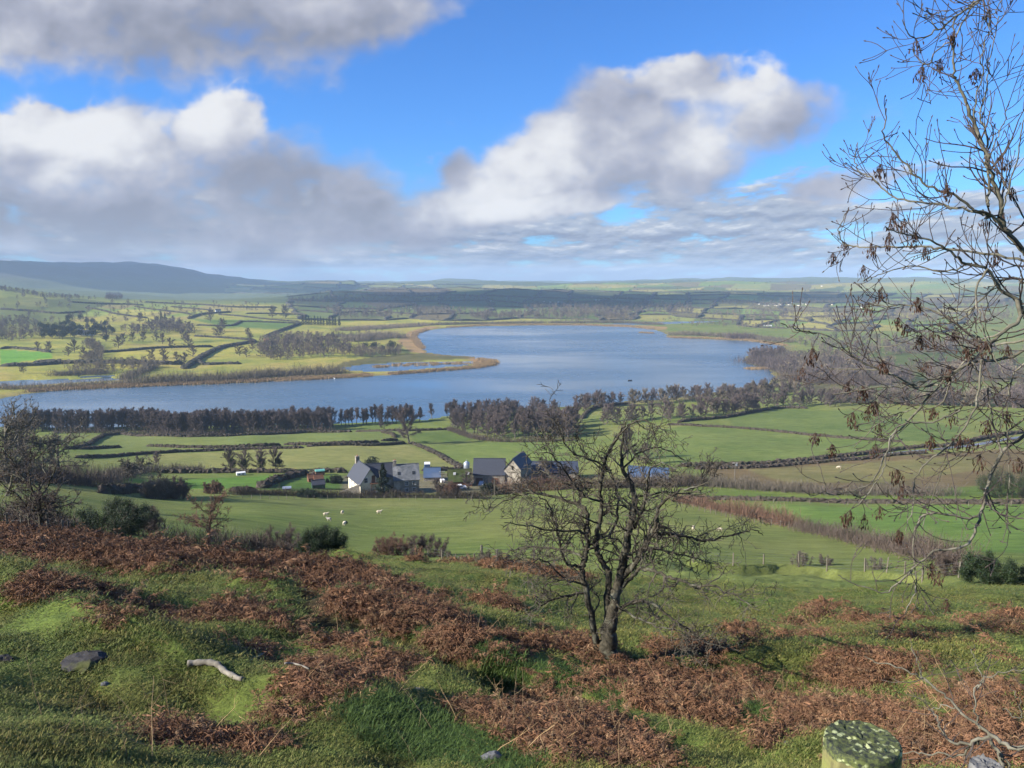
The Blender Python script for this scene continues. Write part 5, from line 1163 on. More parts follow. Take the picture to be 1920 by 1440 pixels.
# turf blades: an even spread in direction and log distance, thinned under bracken and on bare soil
grs = np.random.RandomState(17); n = 150000
a = grs.uniform(-.66, .66, n); s = np.exp(grs.uniform(math.log(3.0), math.log(52), n)); gx, gy = np.sin(a)*s, np.cos(a)*s
cell = {}
occ = np.zeros((1200, 1400), bool); oi = np.clip(((BXY[:, 0]+40)/.28).astype(int), 0, 1199-912+911); oj = np.clip((BXY[:, 1]/.28).astype(int), 0, 1399)
bi = np.clip(((BXY[:, 0]+60)/.25).astype(int), 0, 1199); bj = np.clip((BXY[:, 1]/.25).astype(int), 0, 1399); occ[bi, bj] = True
hit = occ[np.clip(((gx+60)/.25).astype(int), 0, 1199), np.clip((gy/.25).astype(int), 0, 1399)]
tdx = segdist(gx, gy, TRACK); soil = tdx < .48+.35*vnoise(gx/.4, gy/.4, 3)
clump = fbm(gx/1.3, gy/1.3, 61, 3)
k = ~soil & ~(hit & (grs.rand(n) < .55)) & (clump+grs.normal(size=n)*.2 > -.15)
gx, gy, s, clump = gx[k], gy[k], s[k], clump[k]; gz = ground_z(gx, gy)
lushm = (segdist(gx, gy, TRACK+np.array([.55, .55])) < .55) | (segdist(gx, gy, np.array([at(*p)[:2] for p in [(700,1330),(760,1350),(720,1370),(860,1400),(960,1440)]])) < .35) | (segdist(gx, gy, np.array([at(*p)[:2] for p in [(1280,1330),(1330,1290),(1440,1380)]])) < .2)
gv = np.where(lushm & (grs.rand(len(gx)) < .7), 5+grs.randint(0, 3, len(gx)), grs.randint(0, 5, len(gx)))
gs = np.clip(s/10, .5, 2.4)*grs.uniform(.7, 1.3, len(gx)); gh = np.clip(s/10, .45, 1.2)*np.clip(.75+clump*1.3, .25, 1.8)*grs.uniform(.4, .85, len(gx))
tag(scatter('grass', np.c_[gx, gy, gz], np.c_[gs, gs, gh], grs.uniform(0, 6.28, len(gx)), gv, GRS), 'short green turf over the near slope', 'grass', kind='stuff')
# reeds along the lake edge
rp = []
for px, n, sc_ in [([(690,705.5),(600,710.5),(480,716),(400,719.5),(250,725),(120,731),(60,736)], 700, 14), ([(925,684),(890,690),(800,697),(735,702)], 320, 7), ([(900,676),(915,678),(928,681),(915,684),(895,685)], 200, 26),
      ([(800,619),(778,626),(776,634),(783,645),(792,655)], 500, 32), ([(840,614.5),(900,611),(1000,609.5),(1093,609.5),(1180,612.5),(1225,617)], 600, 18), ([(1256,633),(1324,635),(1400,638.5),(1470,648)], 300, 14), ([(700,690),(760,686),(820,684),(880,682)], 70, 22), ([(1203,624),(1222,625)], 60, 5), ([(1404,692),(1436,692)], 60, 5)]:
    S = resample(np.array([plane0(*p) for p in px]), 2.0); q = S[brs.randint(0, len(S), n)]; r = np.hypot(q[:, 0], q[:, 1])[:, None]; off = brs.uniform(-.15, 1, (n, 1))*sc_
    q = q+q/r*off+brs.normal(size=(n, 2))*1.5; z = np.maximum(ground_z(q[:, 0], q[:, 1]), -.1); rp.append(np.c_[q, z])
rp = np.vstack(rp)
def reed(seed):
    rs = np.random.RandomState(seed); n = 60; B = np.c_[rs.normal(size=(n, 2))*1.8, np.zeros(n)]; V, F = tris(B, np.c_[rs.normal(size=(n, 2))*.15, np.ones(n)], rs.uniform(1.2, 2.4, n), .45, rs); return mesh_np('reed_tuft', V, F, [M['reed']])
tag(scatter('reeds', rp, brs.uniform(.7, 1.2, len(rp)), brs.uniform(0, 6.28, len(rp)), brs.randint(0, 3, len(rp)), [reed(i) for i in range(3)]), 'tawny reed fringe around the lake shore and spit', 'reeds', kind='stuff')
# ------------------------------------------------------------------ dead wood, stump and stones on the near slope
def lie(px, rad, lift=.03):
    P = np.array([at(*p) for p in px]); P = smoothline(P, 4); P[:, 2] = ground_z(P[:, 0], P[:, 1])+lift; return P, rad
def dead_branch(label, polys, name='dead_branch', mat='dead_wood'):
    mb = MB(); c = None
    for px, r0, r1, lift in polys:
        P, _ = lie(px, 0); P[:, 2] += lift if np.isscalar(lift) else np.linspace(lift[0], lift[1], len(P))
        if c is None: c = P[0].copy()
        rad = np.linspace(r0, r1, len(P))*(1+.15*np.sin(np.arange(len(P))*1.9)); mb.tube(np.vstack([P[:1]-c, P-c, P[-1:]-c]), np.r_[.001, rad, .001], 8)
    return tag(mb.build(name, M[mat], None, c, 0, True), label, 'branch')
dead_branch('crooked bleached log lying on the grass, mottled grey at its lower end', [([(352,1252),(372,1250),(400,1251),(412,1257),(428,1270),(455,1281)], .042, .028, .02)], 'log')
dead_branch('white forked dead branch at the top of the grass slope', [([(214,1048),(235,1050),(256,1050)], .03, .05, .05), ([(254,1050),(257,1043),(262,1040)], .03, .015, (.05, .25)), ([(258,1043),(268,1041)], .02, .012, (.15, .25))])
dead_branch('tangle of white dead sticks beside the bracken at the left', [([(38,1040),(60,1036),(78,1033),(90,1033)], .03, .015, .06), ([(48,1038),(48,1028)], .03, .012, (.05, .45)), ([(55,1037),(75,1040)], .02, .01, .05)])
dead_branch('short white dead stick at the left edge below the bracken', [([(2,1023),(8,1021),(15,1023)], .03, .02, .08)])
dead_branch('small pale stick on the grass right of the forked branch', [([(338,1053),(345,1056),(352,1053)], .015, .01, .04)])
dead_branch('thin grey stick near the bracken right of the crooked log', [([(472,1243),(490,1235),(505,1229)], .018, .012, .03)])
dead_branch('pale dead bracken stalk lying on the brown drift at the centre', [([(535,1268),(555,1269),(580,1279)], .012, .008, .12)])
def stone(label, px, py, wpx, hpx, mat, seed, name='stone', flat=.5, cat='stone', rot=0.0, subdiv=3, jag=.22):
    p = at(px, py); m = math.hypot(p[0], p[1])/FPX; bm = bmesh.new(); bmesh.ops.create_icosphere(bm, subdivisions=subdiv, radius=1); rs = np.random.RandomState(seed); ax = norm(rs.normal(size=(7, 3)))
    for v in bm.verts:
        c = np.array(v.co); k = min([1]+[.78/(ax[i]@c) for i in range(7) if ax[i]@c > .1]) if jag else 1; k *= 1+.06*rs.normal()
        v.co = (c[0]*k*wpx*m*.5, c[1]*k*wpx*m*.4, c[2]*k*hpx*m*.75)
    me = bpy.data.meshes.new(name); bm.to_mesh(me); bm.free(); me.materials.append(M[mat]); o = link(name, me, None, p+np.array([0, 0, -hpx*m*.06]), rot); return tag(o, label, cat)
stone('flat dark rotten tree stump with moss at its rim', 160, 1243, 84, 22, 'stump', 1, 'tree_stump', cat='stump', jag=1)
stone('square grey stone half buried in bracken at the bottom centre', 922, 1422, 40, 22, 'rock', 2)
stone('small blue-grey stone on the grass left of the worn track', 787, 1296, 26, 12, 'rock', 3)
stone('grey stone in the grass left of the lichened post', 1476, 1398, 22, 12, 'rock', 4)
stone('pale rounded stone below the rotten stump', 196, 1284, 15, 10, 'rock', 5)
stone('dark stone at the left edge of the slope', 8, 1240, 34, 16, 'stump', 6)
stone('dark dung heap on the slope, left of the bracken drift', 463, 1087, 18, 8, 'stump', 7, 'dung_heap', cat='dung')
# ------------------------------------------------------------------ the farm
def win(root, x, y, z, ax, sgn, w, h, frame='white', bars=True):
    """window on a wall plane; ax = axis of the wall normal, sgn = its direction; frame > pane"""
    mb = MB(); t = .07; n = np.array([0, 0, 0.]); n['xy'.index(ax)] = sgn; u = np.array([n[1], -n[0], 0]); up = np.array([0, 0, 1.]); c = np.array([x, y, z])+n*.045
    def bar(du, dz, lu, lz, dep=.09):
        d = np.abs(u)*lu+np.abs(n)*dep+up*lz; mb.box(c+u*du+up*dz, d)
    bar(0, h/2, w+t, t); bar(0, -h/2, w+t, t); bar(-w/2, 0, t, h-t); bar(w/2, 0, t, h-t)
    if bars: bar(0, 0, t*.7, h-t, .07); bar(-w/4-.01, 0, w/2-t*1.4, t*.6, .06); bar(w/4+.01, 0, w/2-t*1.4, t*.6, .06)
    f = mb.build('window', M[frame], root); p = MB(); p.box(c-n*.03, np.abs(u)*(w-t)+np.abs(n)*.02+up*(h-t)); p.build('pane', M['glass'], f); return f
def gable(root, L, Wd, eave, ridge, wall, roof, over=.3, th=.18, base=-1.5, roofs=2):
    mb = MB(); x, y = L/2, Wd/2
    mb.add([(-x,-y,base),(x,-y,base),(x,y,base),(-x,y,base),(-x,-y,eave),(x,-y,eave),(x,y,eave),(-x,y,eave),(-x,0,ridge-.05),(x,0,ridge-.05)],
           [(0,1,5,4),(2,3,7,6),(1,2,6,9,5),(3,0,4,8,7),(4,5,9,8),(6,7,8,9)])
    mb.build('wall', M[wall], root); rb = MB(); sl = (ridge-eave)/y; xo, yo = x+over, y+over; ze = eave-sl*over
    for s in (-1, 1):
        A = [(-xo, s*yo, ze+.02), (xo, s*yo, ze+.02), (xo, 0, ridge+.02), (-xo, 0, ridge+.02)]; B = [(a, b, c+th) for a, b, c in A]
        f = [(0,1,2,3),(4,7,6,5),(0,4,5,1),(1,5,6,2),(2,6,7,3),(3,7,4,0)]; rb.add(A+B, f if s > 0 else [q[::-1] for q in f])
    rb.box((0, 0, ridge+th+.05), (2*xo, .28, .12)); return rb.build('roof', M[roof], root)
def chimney(root, x, y, z0, z1, w=.8, mat='stone'):
    mb = MB(); mb.box((x, y, (z0+z1)/2), (w, w, z1-z0)); mb.box((x, y, z1+.06), (w+.16, w+.16, .12)); c = mb.build('chimney', M[mat], root)
    for k in (-.18, .18):
        p = MB(); p.cyl((x+k, y, z1+.12), (x+k, y, z1+.5), .12, .1, 8); p.build('chimney_pot', M['wood_red'], c)
    return c
def face_yaw(px, deg):                # yaw of local -Y so it faces the camera, turned by deg towards the right
    return -ray(px, 900)[0]+radians(deg)
def horiz(px, py, r):
    a, t = ray(px, py); return np.array([r*sin(a), r*cos(a)])
# yard
yp = [at(*p)[:2] for p in [(800,926),(905,926),(935,905),(900,898),(800,898)]]
bm = bmesh.new()
# cream farmhouse: gable end towards the viewer and right, long side to the left
fb = at(695, 928); R0 = math.hypot(fb[0], fb[1]); mpp = R0/FPX*cos(ray(695, 900)[0])
yaw = face_yaw(695, 17); g = np.array([sin(yaw), -cos(yaw)]); L = 12.5; Wd = 38*mpp/cos(radians(17)); ridge = 51*mpp; eave = 23*mpp
fc = fb[:2]-g*L/2; fh_ = empty('farmhouse', (fc[0], fc[1], fb[2]), yaw-pi/2+pi)
# local +X must point along -g?  (rz maps +X to (cos,sin)); choose so +X = g
fh_.rotation_euler[2] = math.atan2(g[1], g[0]); tag(fh_, 'cream rendered farmhouse with steep slate roof and gable facing the field', 'farmhouse')
rf = gable(fh_, L, Wd, eave, ridge, 'cream', 'slate', .35, base=-3)
x = L/2; win(fh_, x, -1.3, eave+1.0, 'x', 1, 1.0, 1.4); win(fh_, x, -1.3, 1.0, 'x', 1, 1.1, 1.4); win(fh_, x, 1.0, 1.0, 'x', 1, 1.0, 1.4)
dmb = MB(); dmb.box((x+.04, .95, eave+1.2), (.08, 1.0, 2.1)); dr = dmb.build('door', M['wood_brown'], fh_); d2 = MB(); d2.cyl((x+.1, .6, eave+1.1), (x+.1, .6, eave+1.25), .03); d2.build('handle', M['galv'], dr)
bal = MB(); bal.box((x+.7, 1.0, eave+.05), (1.4, 2.4, .14))
for k in (-.1, 1.0, 2.1): bal.box((x+1.35, k, eave-1.4), (.12, .12, 2.76)); bal.box((x+1.35, k, eave+.57), (.09, .09, .9))
bal.box((x+1.35, 1.0, eave+1.05), (.1, 2.3, .08)); bal.build('balcony', M['wood_brown'], fh_)
for q in (-2.6, .6): win(fh_, q, -Wd/2, eave-.95, 'y', -1, .9, 1.0); win(fh_, q, -Wd/2, eave-2.9+.5 if False else .9, 'y', -1, .9, 1.1)
chimney(fh_, -L/2+.4, -.2, eave, ridge+1.3, 1.1)
wing = MB(); 
# rear wing running right behind the gable house
rw = fb[:2]-g*7.2+np.array([cos(ray(700, 900)[0]), -sin(ray(700, 900)[0])])*4.6
wg = empty('farmhouse_wing', (rw[0], rw[1], fb[2]), face_yaw(705, 5)); wg.parent = None
tag(wg, 'slate-roofed rear wing of the farmhouse behind the conifer', 'house'); gable(wg, 8.5, 5.0, 4.2, 50*mpp, 'stone', 'slate', .25, base=-3); win(wg, 2, -2.5, 2.6, 'y', -1, .9, 1.1)
# lean-to garden wall at its left foot
gw = MB(); w0 = at(636, 929); w1 = at(674, 930)
gw.add([(0,0,-1),(0,0,1.4),(1,0,-1),(1,0,1.4)], []) if False else None
wall_d = w1[:2]-w0[:2]; wl = np.linalg.norm(wall_d); wa = math.atan2(wall_d[1], wall_d[0]); gw.add([(0,0,-1.2),(wl,0,-1.2),(wl,.5,-1.2),(0,.5,-1.2),(0,0,.9),(wl,0,3.2),(wl,.5,3.2),(0,.5,.9)], [(0,3,2,1),(4,5,6,7),(0,1,5,4),(1,2,6,5),(2,3,7,6),(3,0,4,7)])
tag(gw.build('garden_wall', M['stone'], None, w0, wa), 'sloping stone garden wall at the left foot of the farmhouse', 'wall')
# stone second house, slope of roof towards the viewer
def facing_house(name, label, pl, pr, pbase, peave, pridge, depth, wall, roof, deg=0, cat='house', over=.25, base=-3, rmin=0):
    pm = (pl+pr)/2; b = at(pm, pbase, rmin); r = math.hypot(b[0], b[1]); m = r/FPX*cos(ray(pm, 900)[0]); yw = face_yaw(pm, deg); n = np.array([sin(yw), -cos(yw)]); c = b[:2]-n*depth/2
    o = empty(name, (c[0], c[1], b[2]), yw); tag(o, label, cat); w = (pr-pl)*m/max(.5, cos(radians(deg))); drop = depth/2*.19
    gable(o, w, depth, (pbase-peave)*m, (pbase-pridge)*m+depth/2*.28-.0, wall, roof, over, base=base); return o, w, m
h2, w2, m2 = facing_house('stone_house', 'grey stone house with lichened slate roof and two skylights', 739, 787, 924, 898, 879, 6.5, 'stone', 'slate_old', 4)
for q in (-.3, 1.9):
    for zz in (2.9, .9): win(h2, q+.3, -3.25, zz, 'y', -1, .95, 1.1)
sk = MB(); e2 = 26*m2; r2 = 45*m2+.91; sl = (r2-e2)/3.25; ang = math.atan(sl)
for q in (-2.2, 2.2):
    mb = MB(); zc = e2+sl*1.2+.26; dy, dz = .5*cos(ang), .5*sin(ang); yv = -2.05
    mb.add([(q-.4,yv-dy,zc-dz),(q+.4,yv-dy,zc-dz),(q+.4,yv+dy,zc+dz),(q-.4,yv+dy,zc+dz),(q-.4,yv-dy,zc-dz+.08),(q+.4,yv-dy,zc-dz+.08),(q+.4,yv+dy,zc+dz+.08),(q-.4,yv+dy,zc+dz+.08)], [(0,3,2,1),(4,5,6,7),(0,1,5,4),(1,2,6,5),(2,3,7,6),(3,0,4,7)]); mb.build('skylight', M['glass'], h2)
chimney(h2, -w2/2+.45, 0, r2-1, r2+1.3, .9)
# long barn, gabled barn, blue roofs
b1, w1_, _ = facing_house('barn', 'long stone barn with dark slate roof left of the gabled barn', 887, 947, 908, 889, 870, 8, 'stone', 'slate', -3, 'barn')
for q in (-3.2, 2.0):
    mb = MB(); mb.box((q, -4.02, .9), (2.2, .08, 2.4)); mb.build('door', M['wood_brown'], b1)
gb = at(961, 908); mg = math.hypot(gb[0], gb[1])/FPX*cos(ray(961, 900)[0]); yg = face_yaw(961, -18); gn = np.array([sin(yg), -cos(yg)]); gl = 12
gc = gb[:2]-gn*gl/2; go_ = empty('gabled_barn', (gc[0], gc[1], gb[2]), math.atan2(gn[1], gn[0])); tag(go_, 'tall stone barn with pointed gable end and blue slate roof', 'barn')
gable(go_, gl, 33*mg, 30*mg, 49*mg, 'stone', 'slate', .3, base=-3); mb = MB(); mb.box((gl/2+.03, 0, 30*mg+.4), (.06, .6, 1.4)); mb.build('loft_opening', M['dark'], go_)
bb, _, _ = facing_house('barn', 'low barn with long blue metal roof right of the pointed gable', 985, 1085, 900, 886, 877, 9, 'stone', 'blue_dark', 2, 'barn')
bs2, wz, _ = facing_house('farm_shed', 'open farm shed with bright blue roof right of the hawthorn crown', 1176, 1252, 905, 895, 886, 7, 'stone', 'blue_sheet', -4, 'shed')
mr, wm, mm = facing_house('mossy_barn', 'low building with green mossy roof and two white roof vents', 841, 886, 912, 902, 890, 7, 'wood_brown', 'moss_roof', 3, 'outbuilding')
for q in (-1.8, 2.6):
    mb = MB(); mb.box((q, -1.6, (912-895)*mm+.9), (.8, .5, .7)); mb.build('roof_vent', M['white'], mr)
cs, _, _ = facing_house('cattle_shed', 'low shed with pale blue-grey sheet roof behind the yard', 795, 826, 902, 895, 890, 9, 'stone', 'blue_sheet', 0, 'shed')
# silo
sb = at(875, 889); ms = math.hypot(sb[0], sb[1])/FPX; si = empty('feed_silo', sb); tag(si, 'pale blue-grey feed silo standing on legs beside the long barn', 'silo')
rs_, hs = 5.6*ms, 26*ms; mb = MB(); mb.tube([(0,0,hs*.28),(0,0,hs*.42),(0,0,hs*.88),(0,0,hs*.88+.02),(0,0,hs*.97),(0,0,hs)], [.18, rs_, rs_, rs_*.98, rs_*.3, rs_*.25], 20); mb.build('hopper', M['galv'], si, None, 0, True)
for k in range(4):
    a = k*pi/2+.6; mb = MB(); mb.cyl((cos(a)*rs_*.92, sin(a)*rs_*.92, -1), (cos(a)*rs_*.92, sin(a)*rs_*.92, hs*.5), .07, None, 6); mb.build('leg', M['galv'], si)
mb = MB(); mb.cyl((0,0,hs), (0,0,hs+.7), .05, None, 6); mb.build('vent_pipe', M['galv'], si); mb = MB()
for q in (-.18, .18): mb.cyl((rs_*.3+q, -rs_-.05, hs*.1), (rs_*.3+q, -rs_-.05, hs*.9), .025, None, 4)
mb.build('ladder', M['galv'], si)
# huts and sheds in the paddock
def shed(name, label, pl, pr, pb, pe, pr_, dep, wall, roof, deg, cat='shed', win_=False):
    o, w, m = facing_house(name, label, pl, pr, pb, pe, pr_, dep, wall, roof, deg, cat, .12, -.6)
    mb = MB(); mb.box((w*.22, -dep/2-.02, (pb-pe)*m*.45), (.7, .05, (pb-pe)*m*.8)); d = mb.build('door', M[wall], o); mb = MB(); mb.box((w*.22+.25, -dep/2-.06, (pb-pe)*m*.45), (.05, .05, .15)); mb.build('handle', M['galv'], d)
    if win_: win(o, -w*.2, -dep/2, (pb-pe)*m*.6, 'y', -1, .6, .5, 'white', False)
    return o
shed('garden_shed', 'dark brown shed, leftmost in the paddock', 579, 592, 904, 897, 892, 2.4, 'wood_brown', 'wood_brown', 12)
shed('garden_shed', 'orange-brown boarded shed with white window behind the green shed', 590, 607, 905, 898, 893, 2.4, 'wood_red', 'wood_brown', 10, 'shed', True)
shed('green_shed', 'dark green boarded shed in front of the orange-brown one', 586, 610, 917, 909, 904, 2.6, 'green_board', 'slate', 8)
hp = at(600, 891); mh = math.hypot(hp[0], hp[1])/FPX; hut = empty('shepherd_hut', hp, face_yaw(600, 8)); tag(hut, 'hut with rounded teal roof above the brown sheds', 'hut')
wl_, hl_ = 17*mh, 1.15; mb = MB(); K = 10; prof = [(1.0*math.cos(pi*i/K)*1.05, hl_+.35+.62*math.sin(pi*i/K)) for i in range(K+1)]
Vh = [(sx*wl_/2, y, z) for sx in (-1, 1) for y, z in prof]; mb.add(Vh, [(i, i+1, K+1+i+1, K+1+i) for i in range(K)]+[tuple(range(K, -1, -1)), tuple(range(K+1, 2*K+2))]); mb.build('roof', M['teal'], hut, None, 0, False)
mb = MB(); mb.box((0, 0, .95), (wl_-.1, 1.9, 1.05)); mb.build('wall', M['wood_brown'], hut)
for sx in (-1, 1):
    for sy in (-1, 1): mb = MB(); mb.cyl((sx*wl_*.35, sy*.85-.06, .25), (sx*wl_*.35, sy*.85+.06, .25), .28, None, 12); mb.build('wheel', M['dark'], hut)
def boxy(name, label, px, py, wpx, hpx, dep, mat, deg, cat, trim='galv'):
    p = at(px, py); m = math.hypot(p[0], p[1])/FPX; o = empty(name, p, face_yaw(px, deg)); tag(o, label, cat); w, h = wpx*m, hpx*m; mb = MB(); mb.box((0, 0, h/2+.12), (w, dep, h)); bd = mb.build('body', M[mat], o)
    bv = bd.modifiers.new('bevel', 'BEVEL'); bv.width = min(.12, h*.15); bv.segments = 2; return o, w, h, dep
o, w, h, d = boxy('caravan', 'small white caravan under the ivy-clad trees', 452, 891, 16, 5.2, 2, 'white', 5, 'caravan')
win(o, -w*.2, -1.0, h*.65, 'y', -1, .7, .35, 'galv', False); win(o, w*.2, -1.0, h*.65, 'y', -1, .7, .35, 'galv', False)
for s in (-.25, .25): mb = MB(); mb.cyl((s*w, -.95, .15), (s*w, -.75, .15), .2, None, 10); mb.build('wheel', M['dark'], o)
o, w, h, d = boxy('shipping_container', 'blue steel container at the edge of the pasture behind the houses', 801, 876, 11, 7, 4, 'blue_paint', 0, 'container')
mb = MB()
for k in range(9): mb.box((-w/2+w*(k+.5)/9, -d/2-.03, h/2+.12), (w/22, .06, h*.86))
mb.build('side_ribs', M['blue_sheet'], o); mb = MB(); mb.box((0, 0, h+.2), (w*1.02, d*1.02, .1)); mb.build('roof', M['white'], o)
o, w, h, d = boxy('cold_frame', 'low white-topped cold frame in the paddock grass', 538, 919, 16, 2.6, 1.4, 'wood_brown', 0, 'cold frame')
mb = MB(); mb.add([(-w/2,-.75,h+.14),(w/2,-.75,h+.14),(w/2,.75,h+.5),(-w/2,.75,h+.5),(-w/2,-.75,h+.2),(w/2,-.75,h+.2),(w/2,.75,h+.56),(-w/2,.75,h+.56)], [(0,3,2,1),(4,5,6,7),(0,1,5,4),(1,2,6,5),(2,3,7,6),(3,0,4,7)]); mb.build('lid', M['galv'], o)
# vehicles in the yard
def car(label, px, py, mat, deg, s=1.0):
    p = at(px, py); o = empty('parked_car', p, face_yaw(px, deg)); o.scale = (s, s, s); tag(o, label, 'car')
    X = [-2.1,-2.05,-1.3,-.75,.55,1.25,2.0,2.1]; top = [.55,.85,.92,1.42,1.45,.95,.85,.5]; V = []; k = len(X)
    for x_, t in zip(X, top):
        hw = .82 if t < 1.2 else .66
        V += [(x_, -.86, .28), (x_, -.88, min(t, .78)), (x_, -hw, t), (x_, hw, t), (x_, .88, min(t, .78)), (x_, .86, .28)]
    F = [(i*6+j, i*6+(j+1) % 6, (i+1)*6+(j+1) % 6, (i+1)*6+j) for i in range(k-1) for j in range(6)]+[(5,4,3,2,1,0), tuple((k-1)*6+j for j in range(6))]
    mb = MB(); mb.add(V, F); mb.build('body', M[mat], o)
    for sy in (-1, 1):
        mb = MB(); mb.add([(-1.1, sy*.86, .93), (1.05, sy*.86, .93), (.5, sy*.72, 1.36), (-.75, sy*.72, 1.36)], [(0,1,2,3) if sy < 0 else (3,2,1,0)]); mb.build('side_window', M['glass'], o)
        for x_ in (-1.3, 1.3): mb = MB(); mb.cyl((x_, sy*.9, .32), (x_, sy*.7, .32), .32, None, 14); w_ = mb.build('wheel', M['dark'], o); mb = MB(); mb.cyl((x_, sy*.915, .32), (x_, sy*.9, .32), .18, None, 10); mb.build('rim', M['galv'], w_)
    mb = MB(); mb.add([(.58,-.62,1.42),(.58,.62,1.42),(1.22,.72,1.0),(1.22,-.72,1.0)], [(0,3,2,1)]); mb.build('windscreen', M['glass'], o)
    for sy in (-.6, .6): mb = MB(); mb.box((2.08, sy, .68), (.06, .3, .14)); mb.build('headlight', M['white'], o)
car('silver-white car parked in the yard below the mossy roof', 862, 917, 'white', 12)
car('pale car half hidden by the scrub at the foot of the long barn', 903, 910, 'galv', 80, .95)
# white farm trailer left of the mossy barn
o, w, h, d = boxy('farm_trailer', 'white stock trailer parked beside the mossy-roofed building', 830, 905, 8, 6, 2, 'white', 10, 'trailer')
for s in (-.3, .3): mb = MB(); mb.cyl((s*w, -1.02, .2), (s*w, -.85, .2), .3, None, 10); mb.build('wheel', M['dark'], o)
mb = MB(); mb.box((w/2+.5, 0, .35), (1.0, .1, .1)); mb.build('drawbar', M['galv'], o)
# poles
def pole(name, label, px, py, hpx, cat, arms=True, cab=False):
    p = at(px, py); m = math.hypot(p[0], p[1])/FPX*cos(ray(px, 900)[0]); h = hpx*m*1.03; o = empty(name, p, face_yaw(px, 15)); tag(o, label, cat); mb = MB(); mb.cyl((0,0,-.5), (0,0,h), .14, .10, 10); mb.build('pole', M['post_grey'], o)
    if arms:
        for z in (h-.35, h-1.0): mb = MB(); mb.box((0, -.13, z), (1.7, .1, .12)); mb.build('crossarm', M['post_grey'], o)
        for x_ in (-.7, -.35, .35, .7): mb = MB(); mb.cyl((x_, -.13, h-.29), (x_, -.13, h-.07), .06, .05, 8); mb.build('insulator', M['white'], o)
    if cab: mb = MB(); mb.box((.35, -.1, h-.8), (.5, .4, .7)); mb.build('transformer', M['galv'], o)
    return o
pole('telegraph_pole', 'wooden telegraph pole with white insulators before the brown field', 1377, 906, 40, 'pole', True, True)
pole('utility_pole', 'slim pole with two crossarms in the farmyard', 829, 926, 44, 'pole')
pole('utility_pole', 'plain grey pole below the gabled barn', 927, 931, 33, 'pole', False)
# lane on the right
lp = smoothline([at(*p)[:2] for p in [(1420,876),(1500,869),(1560,864),(1620,858),(1690,848),(1760,842),(1830,834),(1900,822),(1960,815)]], 6); T_ = norm(np.gradient(lp, axis=0)); N_ = np.stack([T_[:, 1], -T_[:, 0]], 1)
Vl = []
for s in (-1.9, 0, 1.9): q = lp+N_*s; Vl.append(np.c_[q, ground_z(q[:, 0], q[:, 1])+.12])
n_ = len(lp); Vl = np.concatenate(Vl); i_ = np.arange(n_-1); F_ = np.vstack([np.stack([i_+k*n_, i_+1+k*n_, i_+1+(k+1)*n_, i_+(k+1)*n_], 1) for k in (0, 1)]); tag(link('lane', mesh_np('lane', Vl, [F_[:, ::-1]], [M['asphalt']], True)), kind='structure')
# far buildings
def far_house(label, px, py, wpx, hpx, wall, roof, cat='house', group=None, rmin=600, name='house'):
    p = at(px, py, rmin); m = math.hypot(p[0], p[1])/FPX; o = empty(name, p, face_yaw(px, random.uniform(-25, 25))); tag(o, label, cat, group); w = wpx*m; e = hpx*m*.62
    gable(o, w, w*.55, e, hpx*m, wall, roof, w*.02, w*.02, -2); 
    if wpx > 7: 
        for k in range(4): mb = MB(); mb.box((-w*.36+k*w*.24, -w*.275-.03, e*.6), (w*.07, .06, e*.25)); mb.build('window', M['glass'], o)
far_house('white mansion range among evergreens on the left, its long front', 162, 628, 24, 7, 'white', 'slate', 'mansion', None, 600, 'mansion')
far_house('white mansion block with chimneys left of the long front', 150, 627, 9, 9, 'white', 'slate', 'mansion', None, 600, 'mansion')
far_house('small white house on the hill lane left of centre', 409, 586, 9, 6, 'white', 'slate')
far_house('pale cottage hidden behind the round wood', 500, 640, 9, 5, 'wood_red', 'wood_red')
far_house('long white house on the right far shore', 1490, 612, 9, 3, 'stone', 'slate_old'); far_house('long low pale building on the right far shore', 1440, 611, 14, 2.2, 'white', 'slate_old')
VG = 'white houses of the far village'
for k in range(22): far_house('white house of the far village right of the lake', 1425+k*4.1+random.uniform(-2, 2), 571+random.uniform(-3.5, 3.5), random.uniform(2.2, 3.6), random.uniform(1.6, 2.3), 'cream', 'slate_old', 'house', VG, 1500)
for k, (px, py) in enumerate([(748,574),(757,577),(772,579),(920,565),(1020,566),(1032,567),(1046,567),(1110,558),(1118,563),(1124,563),(1541,537),(1560,572),(1612,565),(1615,577)]): far_house('tiny white farmhouse on the far wooded hills', px, py, 3.0, 1.9, 'cream', 'slate_old', 'house', 'farmhouses on the far hills', 1500)
# ------------------------------------------------------------------ fences
def fence(label, px, step, ph, rmin=0, wires=3, rails=0, prad=.05, group=None):
    P = resample(smoothline([at(p[0], p[1], rmin)[:2] for p in px], 6), step); z = ground_z(P[:, 0], P[:, 1]); c = np.r_[P[0], z[0]]; rs = np.random.RandomState(len(P)); o = empty('post_fence', c); tag(o, label, 'fence', group)
    mb = MB(); mb.box((0, 0, ph/2-.15), (prad*2, prad*2, ph+.3)); me = mb.mesh('post', [M['post_grey']])
    for q, zz in zip(P[:98], z): e = link('post', me, o, np.r_[q, zz]-c, rs.rand()); e.rotation_euler = (rs.normal()*.04, rs.normal()*.04, rs.rand()); e.scale = (1, 1, rs.uniform(.88, 1.12))
    pl = [(np.c_[P, z+ph*(k+1)/(wires+.3)]-c, np.full(len(P), .006+.00003*np.hypot(*P[0]))) for k in range(wires)]
    if pl: V, F = tubes(pl, 3); link('wire', mesh_np('wire', V, [F], [M['wire']]), o)
    if rails: V, F = tubes([(np.c_[P, z+ph*k]-c, np.full(len(P), .045)) for k in (.45, .85)], 4); link('rail', mesh_np('rail', V, [F], [M['post_grey']]), o)
    return o
